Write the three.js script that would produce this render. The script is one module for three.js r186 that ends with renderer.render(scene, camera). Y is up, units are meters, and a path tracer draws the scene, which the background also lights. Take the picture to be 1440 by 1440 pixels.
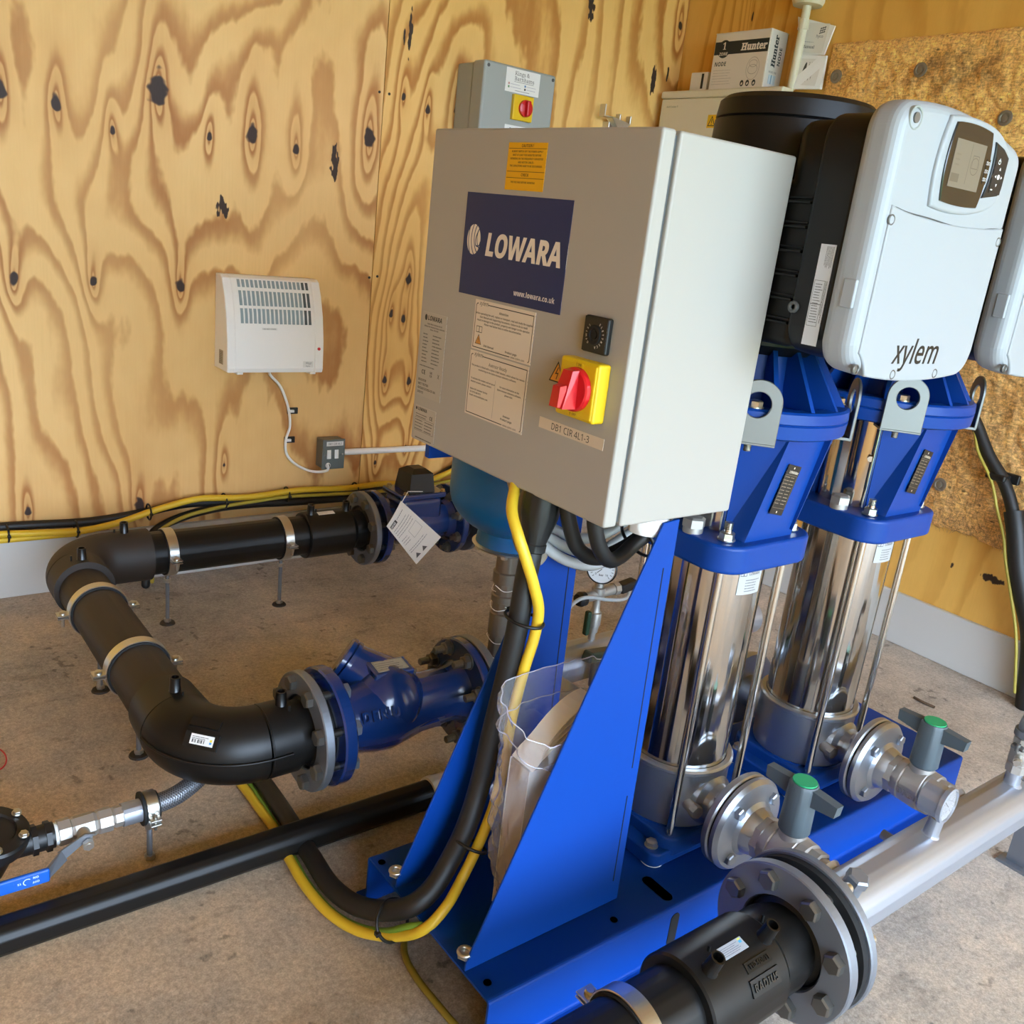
import * as THREE from 'three';
import { mergeGeometries, toCreasedNormals } from 'three/addons/utils/BufferGeometryUtils.js';
import { RoundedBoxGeometry } from 'three/addons/geometries/RoundedBoxGeometry.js';
import { TextGeometry } from 'three/addons/geometries/TextGeometry.js';
import { FontLoader } from 'three/addons/loaders/FontLoader.js';

// ---------------------------------------------------------------- camera, sky, exposure
const scene = new THREE.Scene();
const camera = new THREE.PerspectiveCamera(58.5, 1, 0.05, 60);
camera.position.set(0, 1.12, 0);
camera.rotation.order = 'YXZ';
camera.rotation.set(-0.305641, -0.681665, 0.117555);
scene.add(camera);
const renderer = new THREE.WebGLRenderer({ antialias: true });
renderer.toneMapping = THREE.LinearToneMapping;
renderer.toneMappingExposure = 2.4;
renderer.shadowMap.enabled = true;
renderer.shadowMap.type = THREE.PCFSoftShadowMap;
scene.background = new THREE.Color(0.63, 0.79, 1.0);   // bright overcast sky, seen through the open doorway
scene.backgroundIntensity = 7.0;

// ---------------------------------------------------------------- helpers
const V = (x, y, z) => new THREE.Vector3(x, y, z);
const X = V(1, 0, 0), Y = V(0, 1, 0), Z = V(0, 0, 1);
const neg = (v) => v.clone().negate();
let seed = 7;
const rnd = () => ((seed = (seed * 1664525 + 1013904223) >>> 0) / 4294967296);
const PERM = new Uint8Array(512), GX = new Float32Array(256), GY = new Float32Array(256);
{ const p = [...Array(256).keys()];
  for (let i = 255; i > 0; i--) { const j = Math.floor(rnd() * (i + 1)); [p[i], p[j]] = [p[j], p[i]]; }
  for (let i = 0; i < 512; i++) PERM[i] = p[i & 255];
  for (let i = 0; i < 256; i++) { const a = rnd() * 6.2831853; GX[i] = Math.cos(a); GY[i] = Math.sin(a); } }
function ns(x, y) {                                    // gradient noise, about -0.7 .. 0.7
  const ix = Math.floor(x), iy = Math.floor(y), fx = x - ix, fy = y - iy, a = ix & 255, b = iy & 255;
  const u = fx * fx * fx * (fx * (fx * 6 - 15) + 10), v = fy * fy * fy * (fy * (fy * 6 - 15) + 10);
  const A = PERM[PERM[a] + b], B = PERM[PERM[a + 1] + b], C = PERM[PERM[a] + b + 1], D = PERM[PERM[a + 1] + b + 1];
  const l = (GX[A] * fx + GY[A] * fy), m = GX[B] * (fx - 1) + GY[B] * fy, n = GX[C] * fx + GY[C] * (fy - 1), o = GX[D] * (fx - 1) + GY[D] * (fy - 1);
  return (l + (m - l) * u) * (1 - v) + (n + (o - n) * u) * v;
}
const clamp = (x, a = 0, b = 1) => Math.min(b, Math.max(a, x));
const sstep = (a, b, x) => { const t = clamp((x - a) / (b - a)); return t * t * (3 - 2 * t); };
function pixTex(W, H, fn, srgb = true) {
  const d = new Uint8Array(W * H * 4), c = [0, 0, 0];
  for (let j = 0; j < H; j++) for (let i = 0; i < W; i++) { fn((i + 0.5) / W, (j + 0.5) / H, c); const k = (j * W + i) * 4; d[k] = clamp(c[0], 0, 255); d[k + 1] = clamp(c[1], 0, 255); d[k + 2] = clamp(c[2], 0, 255); d[k + 3] = 255; }
  const t = new THREE.DataTexture(d, W, H); t.magFilter = t.minFilter = THREE.LinearFilter; t.wrapS = t.wrapT = THREE.MirroredRepeatWrapping;
  if (srgb) t.colorSpace = THREE.SRGBColorSpace; t.needsUpdate = true; return t;
}
function canTex(w, h, draw) {
  const c = document.createElement('canvas'); c.width = w; c.height = h; draw(c.getContext('2d'), w, h);
  const t = new THREE.CanvasTexture(c); t.colorSpace = THREE.SRGBColorSpace; return t;
}
const mat = (color, roughness = 0.6, metalness = 0, extra = {}) => new THREE.MeshStandardMaterial({ color, roughness, metalness, ...extra });
const phys = (o) => new THREE.MeshPhysicalMaterial(o);

// geometry: everything is written in world metres and shifted to its thing's base by part()
const clean = (g) => { let n = g.index ? g.toNonIndexed() : g; for (const k of Object.keys(n.attributes)) if (!['position', 'normal', 'uv'].includes(k)) n.deleteAttribute(k); return n; };
const join = (...gs) => { const f = gs.flat(9).map(clean); return f.length > 1 ? mergeGeometries(f) : f[0]; };
const move = (g, x, y, z) => g.translate(x, y, z);
const aim = (g, dir, up) => {                          // turn +Y to dir
  const d = dir.clone().normalize(); let x;
  if (up) { const z = up.clone().addScaledVector(d, -up.dot(d)).normalize(); x = new THREE.Vector3().crossVectors(d, z); g.applyMatrix4(new THREE.Matrix4().makeBasis(x, d, z)); }
  else g.applyQuaternion(new THREE.Quaternion().setFromUnitVectors(Y, d));
  return g;
};
const box = (x0, x1, y0, y1, z0, z1, r = 0) => move(r ? new RoundedBoxGeometry(x1 - x0, y1 - y0, z1 - z0, 2, r) : new THREE.BoxGeometry(x1 - x0, y1 - y0, z1 - z0), (x0 + x1) / 2, (y0 + y1) / 2, (z0 + z1) / 2);
function cyl(a, b, r, r2 = r, seg = 28) {
  const d = b.clone().sub(a), g = new THREE.CylinderGeometry(r2, r, d.length(), seg); aim(g, d); return move(g, (a.x + b.x) / 2, (a.y + b.y) / 2, (a.z + b.z) / 2);
}
function lathe(prof, o, dir = Y, seg = 48, crease = 0.5) {  // prof: [along, radius]
  const g = toCreasedNormals(new THREE.LatheGeometry(prof.map(([t, r]) => new THREE.Vector2(Math.max(r, 0), t)), seg), crease); aim(g, dir); return move(g, o.x, o.y, o.z);
}
const pts = (a) => a.map((p) => V(...p));
const tube = (a, r, seg = 0, rs = 12, closed = false) => new THREE.TubeGeometry(new THREE.CatmullRomCurve3(pts(a), closed, 'centripetal'), seg || a.length * 8, r, rs, closed);
function capTube(a, r, seg, rs = 12) { const A = V(...a[0]), B = V(...a[a.length - 1]); return join(tube(a, r, seg, rs), move(new THREE.SphereGeometry(r, rs, 8), A.x, A.y, A.z), move(new THREE.SphereGeometry(r, rs, 8), B.x, B.y, B.z)); }
const shape = (a) => new THREE.Shape(a.map(([x, y]) => new THREE.Vector2(x, y)));
function rrect(x0, x1, y0, y1, r) {
  const s = new THREE.Shape(); s.moveTo(x0 + r, y0); s.lineTo(x1 - r, y0); s.absarc(x1 - r, y0 + r, r, -Math.PI / 2, 0); s.lineTo(x1, y1 - r); s.absarc(x1 - r, y1 - r, r, 0, Math.PI / 2);
  s.lineTo(x0 + r, y1); s.absarc(x0 + r, y1 - r, r, Math.PI / 2, Math.PI); s.lineTo(x0, y0 + r); s.absarc(x0 + r, y0 + r, r, Math.PI, 1.5 * Math.PI); return s;
}
const hole = (x, y, r) => { const p = new THREE.Path(); p.absarc(x, y, r, 0, 2 * Math.PI, true); return p; };
const ext = (s, depth, bevel = 0, bs = 2, cs = 16) => new THREE.ExtrudeGeometry(s, { depth: depth - 2 * bevel, bevelEnabled: bevel > 0, bevelSize: bevel, bevelThickness: bevel, bevelOffset: -bevel, bevelSegments: bs, curveSegments: cs }).translate(0, 0, bevel);
// extrusion whose shape lies in (z, y) and runs along +X from x0: shape x -> world z
const extX = (s, x0, len, bevel = 0, bs = 2, cs = 16) => { const g = ext(s, len, bevel, bs, cs); g.applyMatrix4(new THREE.Matrix4().makeBasis(V(0, 0, -1), Y, X)); return g.translate(x0, 0, 0); };   // shape x = -z
const ringX = (x0, x1, ro, ri, y, z, bevel = 0.0015) => { const s = new THREE.Shape(); s.absarc(-z, y, ro, 0, 2 * Math.PI); if (ri) s.holes.push(hole(-z, y, ri)); return extX(s, x0, x1 - x0, bevel, 1, 40); };
const ringZ = (z0, z1, ro, ri, x, y, bevel = 0.0015) => { const s = new THREE.Shape(); s.absarc(x, y, ro, 0, 2 * Math.PI); if (ri) s.holes.push(hole(x, y, ri)); return ext(s, z1 - z0, bevel, 1, 40).translate(0, 0, z0); };
const ringY = (y0, y1, ro, ri, x, z, bevel = 0.0015) => { const s = new THREE.Shape(); s.absarc(0, 0, ro, 0, 2 * Math.PI); if (ri) s.holes.push(hole(0, 0, ri)); const g = ext(s, y1 - y0, bevel, 1, 40); g.rotateX(-Math.PI / 2); return g.translate(x, y0, z); };
function hexa(b, t) {                                  // 4 bottom + 4 top corners, each counter-clockwise seen from above
  const P = [...b, ...t], F = [[3, 2, 1, 0], [4, 5, 6, 7], [0, 1, 5, 4], [1, 2, 6, 5], [2, 3, 7, 6], [3, 0, 4, 7]], pos = [], uv = [];
  for (const [i, j, k, l] of F) { for (const q of [i, j, k, i, k, l]) pos.push(...P[q]); uv.push(0, 0, 1, 0, 1, 1, 0, 0, 1, 1, 0, 1); }
  const g = new THREE.BufferGeometry(); g.setAttribute('position', new THREE.Float32BufferAttribute(pos, 3)); g.setAttribute('uv', new THREE.Float32BufferAttribute(uv, 2)); g.computeVertexNormals(); return g;
}

// things, parts, sub-parts
const used = {};
const numbered = (n) => { const k = (used[n] = (used[n] ?? -1) + 1); return k ? n + '_' + String(k).padStart(3, '0') : n; };
function tag(o, label, category, group, kind) { if (label) o.userData.label = label; if (category) o.userData.category = category; if (group) o.userData.group = group; if (kind) o.userData.kind = kind; return o; }
function thing(name, label, category, at = [0, 0, 0], group) { const o = new THREE.Group(); o.name = numbered(name); o.position.set(...at); o.base = V(...at); scene.add(o); return tag(o, label, category, group); }
function part(p, name, geo, m, label) {
  const g = join(geo); g.translate(-p.base.x, -p.base.y, -p.base.z);
  const o = new THREE.Mesh(g, m); o.name = name; o.castShadow = o.receiveShadow = true; o.base = p.base; p.add(o); if (label) o.userData.label = label; return o;
}
function structure(name, geo, m) { const o = new THREE.Mesh(join(geo), m); o.name = numbered(name); o.castShadow = o.receiveShadow = true; o.base = V(0, 0, 0); scene.add(o); return tag(o, null, null, null, 'structure'); }
function pieceAt(p, name, geo, m, pos, dir, up) {     // a piece with shared geometry, placed by its own matrix
  const o = new THREE.Mesh(geo, m); o.name = name; o.castShadow = o.receiveShadow = true; o.base = p.base; o.position.copy(pos).sub(p.base);
  if (dir) { const d = dir.clone().normalize(), z = (up ?? (Math.abs(d.y) > 0.9 ? X : Y)).clone(); z.addScaledVector(d, -z.dot(d)).normalize(); o.quaternion.setFromRotationMatrix(new THREE.Matrix4().makeBasis(new THREE.Vector3().crossVectors(d, z), d, z)); }
  p.add(o); return o;
}
function boltGeo(r, h, shank = 0, washer = true, thread = 0) {   // hexagon head along +Y standing on y = 0
  const w = washer ? r * 0.18 : 0, g = [lathe([[w, 0], [w, r * 0.98], [w + h * 0.82, r * 0.98], [w + h, r * 0.8], [w + h, 0]], V(0, 0, 0), Y, 6, 0.3)];
  if (washer) g.push(new THREE.CylinderGeometry(r * 1.14, r * 1.14, w, 20).translate(0, w / 2, 0));
  if (shank) g.push(new THREE.CylinderGeometry(r * 0.5, r * 0.5, shank, 12).translate(0, -shank / 2, 0));
  if (thread) g.push(lathe([...Array(7)].flatMap((_, i) => [[w + h + thread * i / 7, r * 0.44], [w + h + thread * (i + 0.5) / 7, r * 0.55]]).concat([[w + h + thread, r * 0.42], [w + h + thread, 0]]), V(0, 0, 0), Y, 12));
  return join(g);
}
const ringSpots = (n, r, phase) => [...Array(n)].map((_, i) => [r * Math.cos(phase + i * 2 * Math.PI / n), r * Math.sin(phase + i * 2 * Math.PI / n)]);
// a printed sheet: thin, its print on the face that looks along normal; upright along up
function sheet(p, name, c, w, h, normal, up, tex, o = {}, t = 0.0006) {
  const g = new THREE.BoxGeometry(w, h, t), n = normal.clone().normalize(), u = up.clone().addScaledVector(n, -up.dot(n)).normalize();
  g.applyMatrix4(new THREE.Matrix4().makeBasis(new THREE.Vector3().crossVectors(u, n), u, n)); g.translate(c.x, c.y, c.z);
  return part(p, name, g, tex.isMaterial ? tex : new THREE.MeshStandardMaterial({ map: tex, roughness: 0.5, ...o }), o.label);
}
const font = await new FontLoader().loadAsync('fonts/droid/droid_sans_bold.typeface.json');
const fontThin = await new FontLoader().loadAsync('fonts/droid/droid_sans_regular.typeface.json');
function letters(str, size, depth, c, right, up) {
  const g = new TextGeometry(str, { font, size, depth, curveSegments: 3 }); g.center();
  const n = new THREE.Vector3().crossVectors(right, up).normalize(); g.applyMatrix4(new THREE.Matrix4().makeBasis(right.clone().normalize(), up.clone().normalize(), n)); return g.translate(c.x, c.y, c.z);
}
function lines(c, x, y, w, n, dy, color = '#222', lw = 1.4) { c.strokeStyle = color; c.lineWidth = lw; for (let i = 0; i < n; i++) { let q = x; const e = x + w * (0.7 + 0.3 * rnd()); c.beginPath(); while (q < e) { const s = 3 + rnd() * 11; c.moveTo(q, y + i * dy); c.lineTo(Math.min(e, q + s), y + i * dy); q += s + 3; } c.stroke(); } }
const txt = (c, s, x, y, f, color = '#111', al = 'left') => { c.font = f; c.fillStyle = color; c.textAlign = al; c.fillText(s, x, y); };
// ---------------------------------------------------------------- textures and materials
function plywood(sd, W, H, wm, hm, knots, burns, warm = 0, contrast = 1) {
  return pixTex(W, H, (u0, v0, c) => {
    const u = u0 * wm, v = v0 * hm;
    let F = 5.6 * u + 3.4 * ns(u * 1.5 + sd, v * 0.7 + sd) + 1.5 * ns(u * 3.4 - sd, v * 1.3) + 0.42 * ns(u * 11, v * 2.6 + sd) + 0.12 * ns(u * 42, v * 8) + 0.05 * ns(u * 90, v * 40), core = 0, halo = 0;
    for (const k of knots) {
      const du = u - k[0] + 0.01 * ns(v * 7 + k[0] * 40, sd), dv = v - k[1]; if (Math.abs(du) > 0.3 || Math.abs(dv) > 0.6) continue;
      const s = 0.55 + k[2] / 12, win = (1 - sstep(0.04, 0.3, Math.abs(du))) * (1 - sstep(0.2, 0.6, Math.abs(dv)));
      const r = Math.hypot(du / 0.034, dv / (dv > 0 ? 0.19 : 0.14)) / s;
      F += 1.55 * s * win * Math.log(1 + 1.6 / (r + 0.12));
      const wob = 1 + 0.5 * ns(u * 60 + sd, v * 60), R = k[2] * 0.00165, q = Math.sqrt((du / R) ** 2 + (dv / (R * (dv > 0 ? 2.0 : 1.15))) ** 2) * wob, qh = Math.sqrt((du / R) ** 2 + (dv / (R * (dv > 0 ? 4.5 : 2.4))) ** 2);
      core = Math.max(core, 1 - sstep(0.75, 1.15, q)); halo = Math.max(halo, Math.exp(-qh * 0.6) * 0.95);
    }
    const t = F - Math.floor(F), late = sstep(0.36, 0.82, t) * (1 - sstep(0.84, 1.0, t));
    const streak = ns(u * 210, v * 5 + sd) * 0.10 + ns(u * 500, v * 30) * 0.07, mott = ns(u * 2.1 + 9, v * 1.6 - sd) * 0.5 + 0.12 * ns(u * 24, v * 16);
    let d = clamp(contrast * late * (0.66 + 0.6 * ns(u * 2.6 + sd * 3, v * 1.3)) + halo * 0.6 + streak * 0.9 + mott * 0.28);
    c[0] = 232 - 62 * d - mott * 12 + streak * 36; c[1] = 189 - 78 * d - mott * 18 - warm * 6 + streak * 36; c[2] = 122 - 68 * d - mott * 24 - warm * 22 + streak * 34;
    for (const b of burns) { const du = (u - b[0]) / b[2], dv = (v - b[1]) / b[3], e = du * du + dv * dv + 1.3 * ns(u * 95 + b[0], v * 28) + 0.7 * ns(u * 190, v * 60); core = Math.max(core, 1 - sstep(0.55, 0.8, e)); }
    if (core > 0) { const k = core * 0.93; c[0] += (38 - c[0]) * k; c[1] += (22 - c[1]) * k; c[2] += (18 - c[2]) * k; }
  });
}
const sheetL = plywood(3.1, 896, 1792, 1.22, 2.44, [[0.792, 1.33, 14], [0.552, 1.263, 7], [0.678, 1.222, 4], [0.925, 1.241, 4], [1.043, 1.261, 9], [1.171, 1.243, 6], [1.403, 1.302, 10], [0.441, 0.842, 6], [0.625, 0.848, 5], [0.847, 0.846, 7], [0.442, 0.231, 5], [0.735, 0.218, 8], [0.98, 0.327, 2], [0.43, 1.272, 8], [0.8, 1.95, 8], [1.2, 1.9, 7], [0.5, 1.85, 6]].map(([x, y, r]) => [x - 0.22, y, r]), [[1.294 - 0.22, 1.223, 0.013, 0.055], [0.963 - 0.22, 1.067, 0.017, 0.034]]);
const sheetM = plywood(8.7, 896, 1792, 1.22, 2.44, [[1.596, 1.412, 5], [1.699, 1.43, 7], [1.504, 1.435, 4], [1.571, 0.902, 6], [1.52, 0.792, 4], [1.569, 0.778, 5], [1.509, 0.578, 5], [1.607, 0.572, 5], [1.501, 0.3, 3], [1.61, 0.346, 3], [2.2, 1.2, 6], [2.63, 1.85, 5]].map(([x, y, r]) => [x - 1.44, y, r]), [[1.514 - 1.44, 1.614, 0.008, 0.075], [1.495 - 1.44, 1.6, 0.004, 0.028], [2.201 - 1.44, 1.82, 0.014, 0.045], [2.534 - 1.44, 1.665, 0.014, 0.05], [2.60 - 1.44, 1.69, 0.005, 0.03]], 0.6);
const sheetN = plywood(15.3, 512, 1024, 1.22, 2.44, [[0.7, 1.86, 5], [0.3, 0.9, 6], [0.9, 1.3, 5]], [], 1.6, 0.5);
const sheetO = plywood(21.9, 512, 1024, 1.22, 2.44, [[0.25, 0.31, 4], [0.6, 1.2, 6]], [[0.05, 0.3, 0.02, 0.015], [0.02, 0.31, 0.03, 0.012], [1.02, 0.30, 0.035, 0.012], [1.09, 0.315, 0.02, 0.01], [0.9, 0.3, 0.006, 0.012]], 1.5, 0.4);
const wood = (t) => mat('#ffffff', 0.62, 0, { map: t });
const W_L = wood(sheetL), W_M = wood(sheetM), W_N = wood(sheetN), W_O = wood(sheetO);
const concrete = pixTex(2048, 2048, (u, v, c) => {
  const x = u * 3, y = v * 3, a = ns(x * 1.3, y * 1.3) * 0.6 + ns(x * 3.4 + 5, y * 3.4) * 0.45, b = ns(x * 11, y * 11 + 3) * 0.5 + ns(x * 29, y * 25) * 0.4, f = ns(x * 110, y * 110) * 0.5 + ns(x * 260, y * 240) * 0.4, g = rnd() - 0.5;
  const spot = sstep(0.5, 0.72, ns(x * 52 + 4, y * 46) + 0.7 * ns(x * 9, y * 8) + 0.25 * ns(x * 150, y * 130)) * 0.55, wisp = sstep(0.25, 0.6, ns(x * 7 + 20, y * 26 + ns(x * 4, y * 4) * 2) + 0.3 * ns(x * 60, y * 90));
  const k = 1 + 0.3 * a + 0.2 * b + 0.24 * f + 0.2 * g - 0.4 * spot - 0.1 * wisp, br = 0.5 + 0.9 * a + 0.3 * b;
  const brownTone = clamp(0.55 - 0.75 * (x - 0.9 - 0.5 * (y - 1.6)) + 0.7 * a + 0.35 * b), kk = k * (1 - 0.03 * brownTone);  // browner tint towards the left, broken up by noise
  c[0] = (178 + 2 * brownTone) * kk; c[1] = (169 - 4 * br - 12 * brownTone) * kk; c[2] = (158 - 8 * br - 28 * brownTone) * kk;
});
const concreteBump = pixTex(1024, 1024, (u, v, c) => { const x = u * 3, y = v * 3; c[0] = c[1] = c[2] = 128 + 60 * ns(x * 30, y * 30) + 70 * ns(x * 90, y * 90) + 40 * ns(x * 160, y * 160); }, false);
const M = {
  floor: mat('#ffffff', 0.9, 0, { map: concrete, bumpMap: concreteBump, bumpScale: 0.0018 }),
  backing: mat('#6b4d2c', 0.9), whitePaint: mat('#c9c8c4', 0.6), bounceWood: mat('#cf9f60', 0.9),  // unseen walls and ceiling: wood tone, brightened for warm bounce
  cabinet: mat('#a39e97', 0.5), blueFrame: phys({ color: new THREE.Color(0.001, 0.045, 0.29), roughness: 0.5, specularIntensity: 0.4 }), cast: phys({ color: new THREE.Color(0.003, 0.043, 0.25), roughness: 0.4, specularIntensity: 0.5 }), valveBlue: phys({ color: new THREE.Color(0.006, 0.026, 0.12), roughness: 0.22, clearcoat: 0.6, clearcoatRoughness: 0.12 }),
  vessel: mat(new THREE.Color(0.004, 0.14, 0.42), 0.35), hdpe: phys({ color: '#131211', roughness: 0.38, specularIntensity: 0.6 }), dusty: mat('#2b231d', 0.6), rubber: mat('#121212', 0.7), gloss: mat('#0d0d0e', 0.3),  // brown of the dusty pipes: dust coat plus reflected wood put into the colour
  galv: mat('#868b93', 0.48, 0.75), zinc: mat('#c9c8c2', 0.28, 0.95), steelBolt: mat('#75746f', 0.38, 0.85), blackBolt: mat('#3a3835', 0.45, 0.8), sleeve: mat('#c2bfba', 0.1, 1), collar: mat('#aab0b8', 0.36, 0.9), rod: mat('#d8d6d0', 0.16, 1), inox: mat('#b0b7c3', 0.42, 0.82), brassNi: mat('#b3aea7', 0.5, 0.75), brass: mat('#b79b62', 0.3, 1), alu: mat('#7d7d7b', 0.5, 0.85),
  motor: phys({ color: '#131314', roughness: 0.42, specularIntensity: 0.6 }), driveWhite: mat('#9ea3a9', 0.45), white: mat('#f0efec', 0.4), cream: mat('#d8cfb6', 0.5), greyPlastic: mat('#9aa09c', 0.5), handle: mat('#4b555a', 0.5), green: mat('#1f9a63', 0.5), yellow: mat('#d9b412', 0.45), yellowCable: mat('#dbb62c', 0.45), greenCable: mat('#6f8f2a', 0.5), blackCable: mat('#191818', 0.5), greyCable: mat('#a8a9a8', 0.5), red: mat('#c3161f', 0.32), black: mat('#131314', 0.45), dark: mat('#0b0b0c', 0.8), paper: mat('#eceae6', 0.7), card: mat('#d9cfc0', 0.7), leverBlue: mat('#1558b8', 0.4), switchGrey: mat('#6f7673', 0.4, 0.3), darkGrey: mat('#4d4f50', 0.5), lcd: mat('#7d7569', 0.25), navy: mat('#14191f', 0.4), bezel: mat('#2b2623', 0.18),
};

// ---------------------------------------------------------------- the room: the doorway is in the wall on the +z side
const WB = 2.2, DX0 = -1.1, DX1 = 2.6;
{
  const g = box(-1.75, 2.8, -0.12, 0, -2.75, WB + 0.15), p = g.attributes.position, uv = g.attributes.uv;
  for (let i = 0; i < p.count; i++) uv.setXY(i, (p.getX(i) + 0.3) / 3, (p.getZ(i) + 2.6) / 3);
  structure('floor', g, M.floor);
}
structure('ceiling', box(-1.75, 2.8, 2.44, 2.56, -2.75, WB + 0.15), M.bounceWood);
const wallL = structure('wall_left', box(-1.75, 2.8, 0, 2.44, -2.75, -2.618), M.backing);
const wallR = structure('wall_right', box(2.668, 2.8, 0, 2.44, -2.618, WB + 0.15), M.backing);
const ply = (wall, b, m) => part(wall, 'plywood_sheet', box(...b, 0.0015), m);
function uvBox(g) { return g; }
const plyBox = (wall, x0, x1, z0, z1, m) => part(wall, 'plywood_sheet', box(x0, x1, 0.002, 2.438, z0, z1), m);
plyBox(wallL, -1.0, 0.2188, -2.618, -2.6, W_N); plyBox(wallL, 0.2212, 1.4388, -2.618, -2.6, W_L); plyBox(wallL, 1.4412, 2.65, -2.618, -2.6, W_M);
plyBox(wallR, 2.65, 2.668, -2.6, -2.0812, W_N); plyBox(wallR, 2.65, 2.668, -2.0788, -0.8612, W_O); plyBox(wallR, 2.65, 2.668, -0.8588, WB, W_N);
{ const s = new THREE.CylinderGeometry(0.004, 0.004, 0.002, 10).rotateX(Math.PI / 2);   // screws along the sheet joint
  for (const [x, y] of [[1.425, 1.437], [1.458, 1.437], [1.43, 0.905], [1.458, 0.91], [0.24, 1.43], [0.24, 0.9]]) pieceAt(wallL, 'screw', s, M.blackBolt, V(x, y, -2.5995)); }
const wallB = structure('wall_behind', [box(-1.75, DX0, 0, 2.44, WB, WB + 0.15), box(DX1, 2.8, 0, 2.44, WB, WB + 0.15), box(DX0, DX1, 2.3, 2.44, WB, WB + 0.15)], M.bounceWood);
structure('wall_far_side', box(-1.75, -1.6, 0, 2.44, -2.618, WB), M.bounceWood);
structure('baseboard_left', box(-1.6, 2.65, 0, 0.16, -2.6, -2.584, 0.003), M.whitePaint);
structure('baseboard_right', box(2.634, 2.65, 0, 0.162, -2.584, WB, 0.003), M.whitePaint);
structure('trim_1', [box(DX0 - 0.05, DX0, 0, 2.3, WB - 0.02, WB + 0.16), box(DX1, DX1 + 0.05, 0, 2.3, WB - 0.02, WB + 0.16), box(DX0 - 0.05, DX1 + 0.05, 2.3, 2.35, WB - 0.02, WB + 0.16)], M.whitePaint);
structure('ground', box(-30, 30, -0.3, -0.14, WB + 0.16, 40), mat('#5d7d33', 0.95));
structure('path', box(-0.2, 3.4, -0.2, -0.02, WB + 0.16, 2.2), mat('#b4aea4', 0.9));
// ---------------------------------------------------------------- folded base frame with its two gussets
function roundPoly(P, r, n = 4) {
  const out = [P[0]];
  for (let i = 1; i < P.length - 1; i++) {
    const a = new THREE.Vector2(...P[i - 1]), b = new THREE.Vector2(...P[i]), c = new THREE.Vector2(...P[i + 1]), d1 = a.clone().sub(b).normalize(), d2 = c.clone().sub(b).normalize(), s = b.clone().addScaledVector(d1, r), e = b.clone().addScaledVector(d2, r);
    for (let k = 0; k <= n; k++) { const t = k / n; out.push([(1 - t) ** 2 * s.x + 2 * t * (1 - t) * b.x + t * t * e.x, (1 - t) ** 2 * s.y + 2 * t * (1 - t) * b.y + t * t * e.y]); }
  }
  out.push(P[P.length - 1]); return out;
}
function foldShape(P, t) {                             // a strip of thickness t to the left of the polyline
  const L = P.length, N = P.map((p, i) => { const a = P[Math.max(0, i - 1)], b = P[Math.min(L - 1, i + 1)], dx = b[0] - a[0], dy = b[1] - a[1], l = Math.hypot(dx, dy); return [p[0] - dy / l * t, p[1] + dx / l * t]; });
  return shape([...P, ...N.reverse()]);
}
const SX = 0.666, SZ0 = -1.09, SZ1 = -0.744, SY = 0.097;
{
  const t = thing('base_frame', 'blue folded steel base frame with two triangular gussets under both pumps', 'frame', [1.3, 0, -0.917]);
  const prof = roundPoly([[-SZ1 - 0.03, 0.003], [-SZ1, 0.003], [-SZ1, SY], [-SZ0, SY], [-SZ0, 0.003], [-SZ0 + 0.03, 0.003]], 0.007);
  const s = foldShape(prof, -0.004);
  const SXE = 1.98;
  const ch = extX(s, SX, SXE - SX, 0, 1, 8);
  part(t, 'channel', ch, M.blueFrame);
  const slotTop = (x, z, w, d) => extX(rrect(-z - d / 2, -z + d / 2, x - w / 2, x + w / 2, Math.min(w, d) / 2 - 1e-4), 0, 0.001).applyMatrix4(new THREE.Matrix4().set(0, 1, 0, 0, 1, 0, 0, SY + 0.0002, 0, 0, 1, 0, 0, 0, 0, 1));
  for (const [x, z, w, d] of [[1.043, -0.789, 0.02, 0.062], [1.043, -1.045, 0.02, 0.062], [0.684, -0.774, 0.012, 0.012], [0.929, -0.773, 0.012, 0.012], [0.678, -1.066, 0.012, 0.012], [0.929, -1.066, 0.012, 0.012]]) part(t, 'slot', slotTop(x, z, w, d), M.dark);
  part(t, 'slot', ext(rrect(1.034, 1.054, 0.018, 0.082, 0.0095), 0.001).translate(0, 0, SZ1 + 0.0002), M.dark);
  const G = [[0.667, 0.099], [0.667, 0.112], [0.925, 0.748], [0.956, 0.751], [0.966, 0.099]];
  for (const [z, n] of [[-0.805, 'near'], [-1.0, 'far']]) {
    const g = part(t, 'gusset', ext(shape(G), 0.004, 0.0008, 1).translate(0, 0, z - 0.004), M.blueFrame);
    const f = (x0, y0, x1, y1) => part(g, 'fold_slit', hexa([[x0, y0, z + 0.0006], [x0 + 0.0016, y0, z + 0.0006], [x0 + 0.0016, y0, z - 0.0005], [x0, y0, z - 0.0005]].reverse(), [[x1, y1, z + 0.0006], [x1 + 0.0016, y1, z + 0.0006], [x1 + 0.0016, y1, z - 0.0005], [x1, y1, z - 0.0005]].reverse()), M.dark);
    f(0.948, 0.14, 0.946, 0.3); f(0.946, 0.35, 0.938, 0.68);
    const nutG = join(new THREE.TorusGeometry(0.009, 0.0035, 8, 16), lathe([[0, 0], [0, 0.012], [0.004, 0.012], [0.004, 0]], V(0, 0, -0.006), Z, 6));
    pieceAt(t, 'nut', nutG, M.zinc, V(0.672, 0.122, z - 0.012), X);
  }
  // bent strip that ties the gusset heads together under the cabinet
  part(t, 'support_bracket', [box(0.845, 0.9, 0.715, 0.7525, -1.3, -1.286, 0.002), box(0.845, 0.97, 0.7485, 0.7525, -1.3, -0.99)], M.blueFrame);
}
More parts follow.
